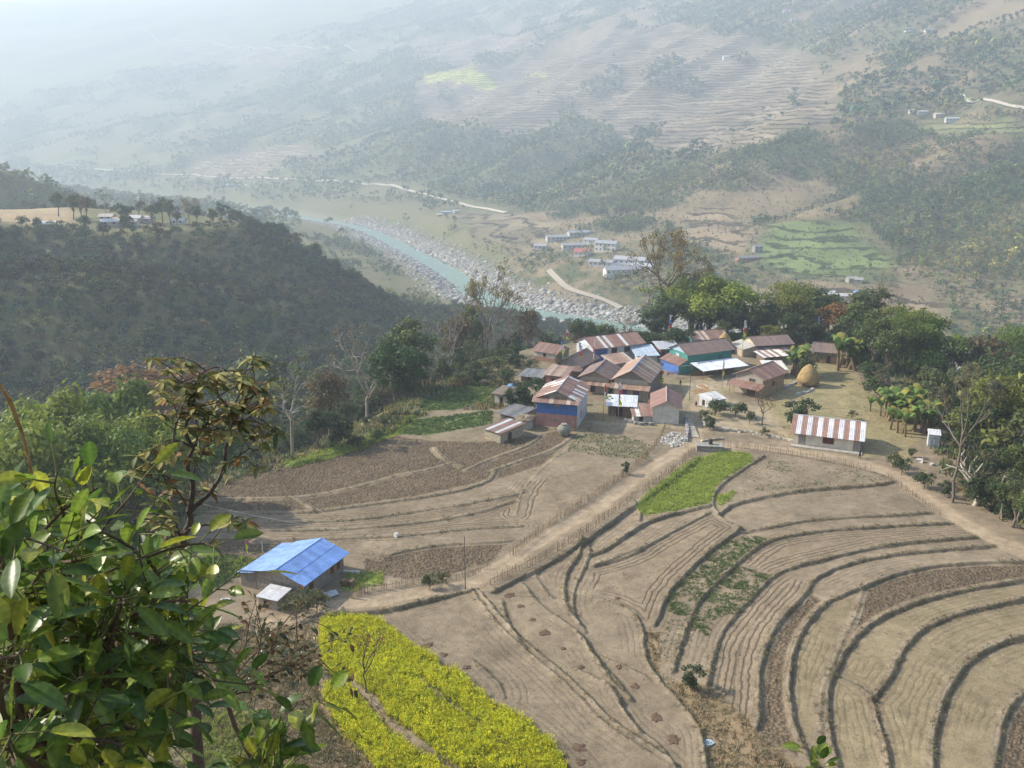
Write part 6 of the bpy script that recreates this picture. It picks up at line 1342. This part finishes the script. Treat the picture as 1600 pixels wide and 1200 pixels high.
# ---------------------------------------------------------------- crops and grass
def fieldpts(poly, dens, rg, m=0):
    P = np.array(shelfpts(poly)); x0, y0 = P.min(0); x1, y1 = P.max(0); n = int((x1-x0)*(y1-y0)*dens); x = rg.uniform(x0, x1, n); y = rg.uniform(y0, y1, n); k = sdpoly(x, y, [tuple(p) for p in P]) < m + .25*(rg.random(n)-.5); return x[k], y[k]
def tuft(seed, n, h, w, col, spread=.2, tip=None, tipn=0, lean=.4):
    r = np.random.default_rng(seed); V = []; F = []; Cc = []
    for i in range(n):
        a = r.random()*6.283; b = r.normal(size=2)*spread; l = np.array([r.normal()*lean, r.normal()*lean, 1]); l /= np.linalg.norm(l); hh = h*(.6+.6*r.random()); s = np.array([math.cos(a), math.sin(a), 0])*w; p = np.array([b[0], b[1], -.05]); k = r.uniform(.7, 1.35); q = len(V)
        V += [p-s, p+s, p+s*.4+l*hh, p-s*.4+l*hh]; F.append((q, q+1, q+2, q+3)); Cc += [np.array(col)*k*.9]*2 + [np.array(tip if (tip is not None and i < tipn) else col)*k]*2
    for i in range(tipn):
        c = np.array([r.normal()*spread, r.normal()*spread, h*r.uniform(.75, 1.1)]); a = r.random()*3.14; s = np.array([math.cos(a), math.sin(a), .3])*w*1.6; u = np.array([-math.sin(a)*.7, math.cos(a)*.7, .6])*w*1.6; q = len(V)
        V += [c-s, c-u, c+s, c+u]; F.append((q, q+1, q+2, q+3)); Cc += [np.array(tip)*r.uniform(.7, 1.25)]*4
    return np.array(V), np.array(F), np.array(Cc)
def crop(name, label, polys, dens, tp, smin, smax, rgseed, cat='crop', noise=None, lines=True, mg=0):
    rg = np.random.default_rng(rgseed); X = []; Y = []
    for P in polys: x, y = fieldpts(P, dens, rg, mg); X.append(x); Y.append(y)
    x = np.concatenate(X); y = np.concatenate(Y)
    if noise: k = fbm(x/noise[0], y/noise[0], noise[1], 3) > noise[2] + .1*rg.normal(size=len(x)); x, y = x[k], y[k]
    z = ground(x, y); V, F2, Cc = scatter(rg, tp, x, y, z, rg.uniform(smin, smax, len(x)), None, .10); tag(np_mesh(name, V, F2, Cc, M['leaf']), label, cat, None, 'stuff'); print(name, len(x), len(F2))
MT = [tuft(i, 5, .75, .04, (.22,.28,.035), .17, (.66,.66,.025), 12) for i in range(4)]
crop('mustard_crop', 'bright yellow flowering mustard on the terraces at the bottom', MUST, 22, MT, .65, .95, 1, mg=.35)
GT = [tuft(10+i, 12, .45, .035, (.36,.43,.09), .16, lean=.5) for i in range(3)]
crop('green_barley', 'lime green young crop between the path and the terraces', LIME, 8, GT, .7, 1.3, 2)
BT = [tuft(20+i, 8, .26, .06, (.11,.17,.05), .10, lean=1.0) for i in range(3)]
crop('bean_plants', 'patchy green plants on the middle terraces', BEAN, 13, BT, .7, 1.25, 3, noise=(1.6, 5, .38))
crop('sparse_seedlings', 'sparse seedlings below the long fence', SPARSE, 4, BT, .5, .9, 4, noise=(3, 6, .44))
crop('potato_plants', 'low leafy vegetables on the left terraces', POTATO, 7, BT, 1.0, 1.7, 5)
crop('lime_grass_strip', 'lime green grass strip along the left field edge', LSTRIP + LGRASS, 6, GT, .6, 1.2, 6, mg=.9)
# planted rows
P = np.array(shelfpts(ROWS[0])); a, b_ = P[2], P[4]; ux = (b_-a)/np.linalg.norm(b_-a); uy = np.array([-ux[1], ux[0]]); X = []; Y = []
for i in range(-40, 60):
    for j in range(-40, 40):
        q = a + ux*i*.75 + uy*j*.95; X.append(q[0]); Y.append(q[1])
X = np.array(X); Y = np.array(Y); k = inpoly(X, Y, [tuple(p) for p in P]) & (rg.random(len(X)) < .9); X, Y = X[k], Y[k]
V, F2, Cc = scatter(rg, BT, X, Y, ground(X, Y), rg.uniform(1.2, 2.0, len(X))); tag(np_mesh('row_plants', V, F2, Cc, M['leaf']), 'rows of small green plants in the square field by the village', 'crop', None, 'stuff')
gx = [atz(352+i*7, 880-i*1.0+j*.9, ZS)[:2] for i in range(6) for j in range(14)]; gx = np.array(gx)
V, F2, Cc = scatter(rg, BT, gx[:, 0], gx[:, 1], ground(gx[:, 0], gx[:, 1]), np.full(len(gx), 1.5)); tag(np_mesh('garden_rows', V, F2, Cc, M['leaf']), 'short green vegetable rows left of the blue roofed house', 'crop', None, 'stuff')
# grass and weeds on the terrace edges and rough ground
DT = [tuft(30+i, 9, .28, .03, c, .16, lean=.9) for i, c in enumerate([(.24,.21,.10), (.15,.16,.06), (.30,.25,.15), (.12,.10,.06)])]
X = []; Y = []; rg2 = np.random.default_rng(12)
for pts, step, bund, low, pale in LINES:
    P = np.array(pts); L = np.linalg.norm(np.diff(P, axis=0), axis=1); n = int(L.sum()*(8 if step > .28 else 4)); k = rg2.choice(len(L), n, p=L/L.sum()); t = rg2.random((n, 1)); q = P[k]*(1-t)+P[k+1]*t + rg2.normal(size=(n, 2))*.22; X.append(q[:, 0]); Y.append(q[:, 1])
X = np.concatenate(X); Y = np.concatenate(Y); k = fbm(X/3, Y/3, 8, 2) > .38; X, Y = X[k], Y[k]
V, F2, Cc = scatter(rg2, DT, X, Y, ground(X, Y), rg2.uniform(.4, 1.15, len(X))); tag(np_mesh('edge_grass', V, F2, Cc, M['leaf']), 'dry grass and weeds growing along the terrace edges', 'grass', None, 'stuff'); print('edge', len(X))
crop('scrub_grass', 'rough dry grass on the scrubby slopes at the bottom', SCRUB, 5, DT, .8, 1.9, 14, 'grass')
crop('yard_grass', 'short dry grass on the yard right of the village', YARD, 1.6, DT, .4, .8, 15, 'grass', noise=(5, 9, .45))
HP = [[(-40,1120),(300,960),(420,990),(520,1010),(545,1130),(640,1230),(700,1400),(-100,1400)]]
crop('hillside_grass', 'reddish dry grass on the slope at the bottom left', HP, 5, DT, 1.0, 2.2, 16, 'grass')
x, y = cand(-85, 60, 175, 262, 1.0); sdv = sdpoly(x, y, SHELF); z = ground(x, y); px, py = pix(x, y, z); ok = (py < 690) & (px < 800) & (sdv < 12) & (fbm(x/6, y/6, 4, 3) > .44) & ~((px > 655) & (py > 640)); ok &= ~np.any([inpoly(px, py, q) for q in POTATO + LSTRIP], axis=0); x, y, z = x[ok], y[ok], z[ok]
WT = [tuft(50+i, 14, .6, .08, c, .35, lean=1.0) for i, c in enumerate([(.13,.17,.05), (.19,.19,.08), (.09,.13,.045), (.24,.2,.1)])]
V, F2, Cc = scatter(rg2, WT, x, y, z, rg2.uniform(.7, 1.9, len(x))); tag(np_mesh('weeds', V, F2, Cc, M['leaf']), 'overgrown green weeds on the ground left of the village', 'weeds', None, 'stuff')
x, y = cand(-95, 160, 100, 300, 1.1); sdv = sdpoly(x, y, SHELF); z = ground(x, y); px, py = pix(x, y, z); ok = (sdv > np.where(x < 0, -4.0, -1.5)) & ~np.any([inpoly(px, py, q) for q in POTATO + LSTRIP], axis=0) & (sdv < 30) & visible(x, y, z, 30) & ((x > 30) | (x < -5)) & (rg2.random(len(x)) < .7); x, y, z = x[ok], y[ok], z[ok]
V, F2, Cc = scatter(rg2, WT, x, y, z, rg2.uniform(.8, 2.4, len(x))); tag(np_mesh('slope_undergrowth', V, F2, Cc, M['leaf']), 'tangled undergrowth on the slopes falling from the fields', 'undergrowth', None, 'stuff')
SP_ = [np.array(P) for P in [shelfpts([(360,745),(560,695),(700,680),(830,690),(1000,700),(1180,720),(1380,745),(1600,880),(1700,1300),(950,1230),(600,960),(400,960)])]]
x, y = cand(SP_[0][:, 0].min(), SP_[0][:, 0].max(), 64, SP_[0][:, 1].max(), .75); z = ground(x, y); ok = inpoly(x, y, [tuple(p) for p in SP_[0]]) & visible(x, y, z, 5) & (fbm(x/7, y/7, 140, 3) > .46) & (y > 66)
for pts, hw in PATH_C: dR, _, _, _ = polydist(x, y, shelfpts(pts)); ok &= dR > hw + .3
x, y, z = x[ok], y[ok], z[ok]; V, F2, Cc = scatter(rg2, DT, x, y, z, rg2.uniform(.2, .6, len(x)), None, .3); tag(np_mesh('field_stubble', V, F2, Cc, M['leaf']), 'short straw stubble and weeds strewn over the bare terraces', 'stubble', None, 'stuff')
# little manure heaps on the middle terrace
for i, (x_, y_) in enumerate([(798,930),(814,947),(832,968),(852,988),(880,1014),(908,1042),(968,1041),(993,1071),(1025,1120),(1053,1154),(663,1010),(693,1024),(728,1043),(965,935),(668,1008),(860,1183),(906,1190),(905,1168)]):
    p = at(x_, y_); b = MB(); k_ = .5 + .7*rng.random(); lathe(b, [(.75*k_,-.1),(.58*k_,.03),(.3*k_,.10),(.05,.13)], (.13,.085,.055), 14, wob=.9, rng=rng)
    o = b.build('manure_heap', M['straw']); o.location = p; tag(o, 'small dark brown heap of manure lying on the bare lower terrace', 'heap', 'manure heaps on the bare terraces')
# ---------------------------------------------------------------- foreground branches
def bigleaf(rg, base, d, up, L, w, col, fold=.25, droop=.35, wave=.06):
    """one oblong leaf: midrib + 2 half blades, 8 stations; lobed side veins as ripples"""
    d = d/np.linalg.norm(d); s = np.cross(d, up); s /= np.linalg.norm(s)+1e-9; n = np.cross(s, d); V = []; Cc = []; m = 15
    for i in range(m):
        u = i/(m-1); c = base + d*L*u - np.array([0,0,1])*droop*L*u*u*.6 + n*0; ww = w*(math.sin(min(1, .06+u*.98)*math.pi)**.62)*(1-.25*abs(u-.6)); rip = wave*w*1.5*(1 if i % 2 else -1)
        vn_ = 1.22 if i % 3 == 0 else .94
        for k, x in enumerate((-1, -.5, 0, .5, 1)): V.append(c + s*ww*x + n*(abs(x)*ww*fold + rip*abs(x)*(1 if abs(x) < .9 else -.3))); Cc.append(np.array(col)*(1.45 if x == 0 else vn_)*rg.uniform(.9, 1.1))
    F = [(i*5+k, i*5+k+1, i*5+k+6, i*5+k+5) for i in range(m-1) for k in range(4)]
    return np.array(V), np.array(F), np.array(Cc)
def curve3(a, b, rg, n=10, sag=.1):
    t = np.linspace(0, 1, n)[:, None]; L = np.linalg.norm(b-a); j = rg.normal(size=3)*L*.10; return a*(1-t)+b*t + np.sin(t*math.pi)*(j + np.array([0,0,L*sag])) + rg.normal(size=(n, 3))*L*.006
def leafy_branch(rg, pts, segs, parts, r, L, dens, colf, start=.2, twig=.35, w=.5, droop=.35, upb=.5):
    n = len(pts)
    for i in range(n-1): segs.append((pts[i], pts[i+1], r*(1-.75*i/n), r*(1-.75*(i+1)/n), (.12,.085,.06)))
    length = np.linalg.norm(np.diff(pts, axis=0), axis=1).sum(); m = int(length*dens)
    for k in range(m):
        u = start + (1-start)*(k+rg.random())/m; f = u*(n-1); i = min(int(f), n-2); p = pts[i]*(1-(f-i)) + pts[i+1]*(f-i); d = pts[i+1]-pts[i]; d /= np.linalg.norm(d)+1e-9
        side = rg.normal(size=3); side -= d*(side@d); side /= np.linalg.norm(side)+1e-9
        ld = d*.55 + side*.9 + np.array([0,0,.15*rg.normal()]); st = .03+.03*rg.random(); ld /= np.linalg.norm(ld); q = p + ld*st*2; segs.append((p, q, .003, .002, (.16,.16,.06)))
        up = np.array([0,0,1.]) + rg.normal(size=3)*upb; parts.append(bigleaf(rg, q, ld, up, L*rg.uniform(.6, 1.15), L*w*.5*rg.uniform(.85, 1.15), colf(rg), droop=droop*rg.uniform(.2, 1.6)))
def green(rg):
    t = rg.random(); c = np.array((.07,.13,.028)) if t < .42 else (np.array((.16,.23,.035)) if t < .85 else np.array((.30,.32,.04))); return c*rg.uniform(.7, 1.35)
def warmgreen(rg): return (np.array((.14,.19,.03)) if rg.random() < .6 else np.array((.06,.11,.02)))*rg.uniform(.8, 1.3)
rg = np.random.default_rng(21)
root0 = np.array([-2.6, 1.6, -5.0])
t = thing('broadleaf_shrub', 'large leafy tree with glossy ribbed green leaves filling the bottom left corner', 'tree', tuple(root0)); segs = []; parts = []
A = lambda px, py, d: atd(px, py, d)
hub = A(40, 1180, 3.4); hub2 = A(140, 1080, 4.0); trunk = curve3(root0, hub, rg, 8, 0)
for i in range(7): segs.append((trunk[i], trunk[i+1], .07-.004*i, .066-.004*i, (.13,.10,.08)))
tr2 = curve3(trunk[4], hub2, rg, 8, .05)
for i in range(7): segs.append((tr2[i], tr2[i+1], .045-.003*i, .042-.003*i, (.13,.10,.08)))
tips = [(-20,740,3.6),(40,745,3.4),(100,760,3.5),(150,748,3.3),(135,800,3.2),(210,850,3.7),(225,890,3.5),(290,930,3.6),(330,905,4.0),(355,925,3.3),(405,985,3.6),(395,1040,3.8),(330,1030,4.2),(290,1120,3.6),(260,1180,3.2),(200,1150,2.8),(100,1100,2.7),(40,1000,2.6),(10,880,2.8),(-40,820,3.0),
        (90,900,3.2),(160,950,3.4),(230,1000,3.6),(120,1010,3.8),(60,860,3.9),(180,870,4.2),(250,960,4.4),(310,980,4.5),(20,1130,2.4),(150,1210,2.7),(330,1100,4.4),(60,950,4.4),(140,1100,4.6),(0,1180,2.6),(220,1080,4.5),(80,820,4.3),(170,1040,3.0),(-30,950,3.6),(260,880,4.1),(200,930,3.0),(300,1060,3.1),(100,1180,3.3),(370,1000,4.3),(130,860,2.9),(240,1140,4.0),(30,800,4.4),(10,1060,4.0)]
for k, (x_, y_, d) in enumerate(tips):
    x_ = x_ if x_ < 180 else 180 + (x_ - 180)*.68; y_ = y_ + 15
    tip = A(x_, y_, d); s = (hub if (k % 2 or x_ < 60) else hub2); s = s*(.75)+tip*.25 + rg.normal(size=3)*.12; pts = curve3(s, tip, rg, 10, .12)
    segs.append(((hub if (k % 2 or x_ < 60) else hub2), s, .022, .016, (.13,.10,.08))); leafy_branch(rg, pts, segs, parts, .013, .15, 24, green, .05, w=.41)
    for j in range(2):
        m = pts[rg.integers(3, 8)]; e = m + rg.normal(size=3)*np.array([.2,.2,.1]) + (tip-s)*.18; leafy_branch(rg, curve3(m, e, rg, 6, .05), segs, parts, .006, .135, 22, green, .1, w=.41)
V, F2, Cc = join(parts); V = V - root0; o = np_mesh('foliage', V, F2, Cc, M['bigleaf'], t, smooth=True); print('fg leaves', len(parts))
tv = tubes_np([(a-root0, b-root0, c, d, e) for a, b, c, d, e in segs], 6); np_mesh('branches', *tv, M['bark'], t, smooth=True)
# lower sprigs
def sprig(name, label, base_px, tip_list, Lf, dens, colf, r=.006, rootdrop=3.0, sub=1, w=.45, cat='branch', droop=.35, upb=.5, hub_d=None):
    base = A(*base_px); g = float(ground(base[0], base[1])); root = np.array([base[0]-.1, base[1]-.1, max(g-.2, base[2]-rootdrop*3)]); t = thing(name, label, cat, tuple(root)); segs = []; parts = []
    p = curve3(root, base, rg, 8, 0)
    for i in range(7): segs.append((p[i], p[i+1], r*2.2, r*2.0, (.12,.09,.07)))
    for (x_, y_, d) in tip_list:
        tip = A(x_, y_, d); pts = curve3(base, tip, rg, 8, .08); leafy_branch(rg, pts, segs, parts, r, Lf, dens, colf, .25, w=w, droop=droop, upb=upb)
        for j in range(sub):
            m = pts[rg.integers(2, 7)]; e = m + (tip-base)*.3 + rg.normal(size=3)*np.linalg.norm(tip-base)*.2; leafy_branch(rg, curve3(m, e, rg, 5, .05), segs, parts, r*.6, Lf, dens, colf, .3, w=w, droop=droop, upb=upb)
    V, F2, Cc = join(parts); np_mesh('foliage', V-root, F2, Cc, M['bigleaf'], t, smooth=True); tv = tubes_np([(a-root, b-root, c, d, e) for a, b, c, d, e in segs], 5); np_mesh('stems', *tv, M['bark'], t, smooth=True)
sprig('leafy_sapling', 'dark green leafy shoot at the bottom edge below the mustard field', (400,1290,4.2), [(400,1165,4.2),(450,1140,4.3),(480,1175,4.4),(430,1190,4.1),(370,1180,4.1)], .17, 22, green, sub=1)
sprig('leafy_sapling', 'small yellow green sprig poking in at the bottom centre right', (1275,1290,7.0), [(1268,1165,7.0),(1278,1190,7.0),(1290,1200,7.0)], .16, 14, warmgreen, sub=0)
# twiggy rust leaved tree
def olive(rg): return (np.array((.26,.23,.08)) if rg.random() < .55 else (np.array((.20,.10,.04)) if rg.random() < .25 else np.array((.10,.12,.04))))*rg.uniform(.7, 1.5)
def rusty_tree():
    base = A(290, 905, 13.5); g = float(ground(base[0], base[1])); root = np.array([base[0], base[1], g-.3]); t = thing('rust_leaved_tree', 'slender dark stemmed tree with rusty olive leaves rising on the left', 'tree', tuple(root)); segs = []; parts = []; bk = (.10,.08,.065)
    p = curve3(root, base, rg, 9, 0)
    for i in range(8): segs.append((p[i], p[i+1], .14-.008*i, .134-.008*i, bk))
    D = 13.5; J = {'a': base, 'b': A(284,840,D), 'c': A(295,800,D), 'd': A(300,750,D-.1), 'e': A(302,700,D), 'f': A(298,650,D+.1), 'g': A(310,600,D), 'h': A(330,575,D), 'i': A(345,745,D+.2), 'j': A(352,700,D+.3), 'k': A(362,665,D+.2), 'l': A(385,625,D+.2), 'm': A(400,600,D+.1), 'n': A(340,620,D-.2), 'o': A(270,690,D-.2), 'p': A(292,610,D-.2), 'q': A(262,745,D+.1), 'r': A(250,735,D), 's': A(325,660,D), 't': A(300,640,D), 'u': A(380,660,D), 'v': A(275,655,D), 'w': A(355,580,D), 'x': A(375,590,D), 'y': A(320,820,D-.3), 'z': A(362,805,D-.4), 'A': A(390,700,D), 'B': A(262,780,D), 'C': A(268,820,D), 'D': A(318,700,D), 'E': A(330,640,D+.2), 'F': A(400,640,D), 'G': A(285,590,D)}
    ed = [('a','b',.085),('b','c',.075),('c','d',.06),('d','e',.05),('e','f',.04),('f','g',.03),('g','h',.022),('c','i',.05),('i','j',.04),('j','k',.03),('k','l',.024),('l','m',.018),('k','n',.02),('e','o',.022),('f','p',.02),('c','q',.022),('q','r',.016),('e','s',.02),('f','t',.018),('k','u',.016),('o','v',.015),('h','w',.015),('l','x',.015),('b','y',.035),('y','z',.02),('i','A',.02),('b','B',.02),('b','C',.016),('d','D',.018),('s','E',.014),('u','F',.012),('p','G',.012)]
    for a_, b_, r in ed:
        r *= .8
        P = curve3(J[a_], J[b_], rg, 5, 0)
        for i in range(4): segs.append((P[i], P[i+1], r*(1-.06*i), r*(1-.06*(i+1)), bk))
        if r <= .0195:
            for j in range(6):
                m = P[rg.integers(2, 5)]; e = m + (J[b_]-J[a_])*.25 + rg.normal(size=3)*np.array([.28,.28,.22]); tw = curve3(m, e, rg, 4, .05)
                for i in range(3): segs.append((tw[i], tw[i+1], .009, .007, bk))
                for q in range(6):                      # whorl of drooping leaves at the twig end
                    a = q*2.4; dd = np.array([math.cos(a), math.sin(a), -.25+.5*rg.random()]); parts.append(bigleaf(rg, e+dd*.01, dd, np.array([0,0,1.])+rg.normal(size=3)*.4, .22*rg.uniform(.6, 1.15), .042, olive(rg), droop=1.1*rg.random()))
    V, F2, Cc = join(parts); np_mesh('foliage', V-root, F2, Cc, M['duskleaf'], t, smooth=True); tv = tubes_np([(a-root, b-root, c, d, e) for a, b, c, d, e in segs], 7); np_mesh('branches', *tv, M['bark'], t, smooth=True)
rusty_tree()
def duskgreen(rg): return (np.array((.07,.085,.04)) if rg.random() < .6 else np.array((.13,.075,.035)))*rg.uniform(.6, 1.4)
sprig('twiggy_shrub', 'twiggy shrub with small dusky leaves reaching over the mustard field', (350,1090,8.5), [(430,990,8.6),(470,1000,8.8),(510,1020,8.8),(400,960,8.5),(450,1030,8.6),(480,985,8.9),(420,1070,8.5),(500,1050,8.9),(440,965,8.7)], .085, 16, duskgreen, r=.012, sub=3, w=.5, cat='shrub')
# dry grass stalk on the far left
b = MB(); pts = [A(62,860,6), A(58,800,6), A(50,740,6), A(36,680,6), A(15,625,6), A(-8,590,6)]; g0 = pts[0]; gr = np.array([g0[0], g0[1], float(ground(g0[0], g0[1]))]); pts = [gr] + pts
b.tube([p - gr for p in pts], [.012,.010,.009,.008,.010,.014,.010], (.36,.22,.09), 6); o = b.build('grass_stalk', M['straw']); o.location = tuple(gr); tag(o, 'long dry orange grass stalk bending at the left edge', 'grass stalk')
for k, (x0, y0, x1, y1, x2, y2) in enumerate([(150,690,145,640,118,575),(140,690,150,620,128,565)]):
    p0, p1, p2 = A(x0,y0,60), A(x1,y1,60), A(x2,y2,60)
p_ = A(170, 640, 150)
# ---------------------------------------------------------------- haze
def haze():
    z1 = float(GZ.max()) + 20; z0 = float(GZ.min()) - 1
    x0, x1 = xs[0] - 20, xs[-1] + 20; y0, y1 = ys[0] - 20, ys[-1] + 20
    b = MB(); b.box((x0, y0, z0), (x1, y1, z1), (1, 1, 1))
    m = bpy.data.materials.new('haze'); m.use_nodes = True; N = m.node_tree.nodes; N.clear()
    v = N.new('ShaderNodeVolumePrincipled'); v.inputs['Density'].default_value = HAZE; v.inputs['Anisotropy'].default_value = HAZE_G
    v.inputs['Color'].default_value = (.72, .85, 1.0, 1)
    o = N.new('ShaderNodeOutputMaterial'); m.node_tree.links.new(v.outputs[0], o.inputs['Volume'])
    h = b.build('haze', m); h['kind'] = 'stuff'; h['label'] = 'pale blue morning haze filling the valley'; h['category'] = 'haze'
haze()
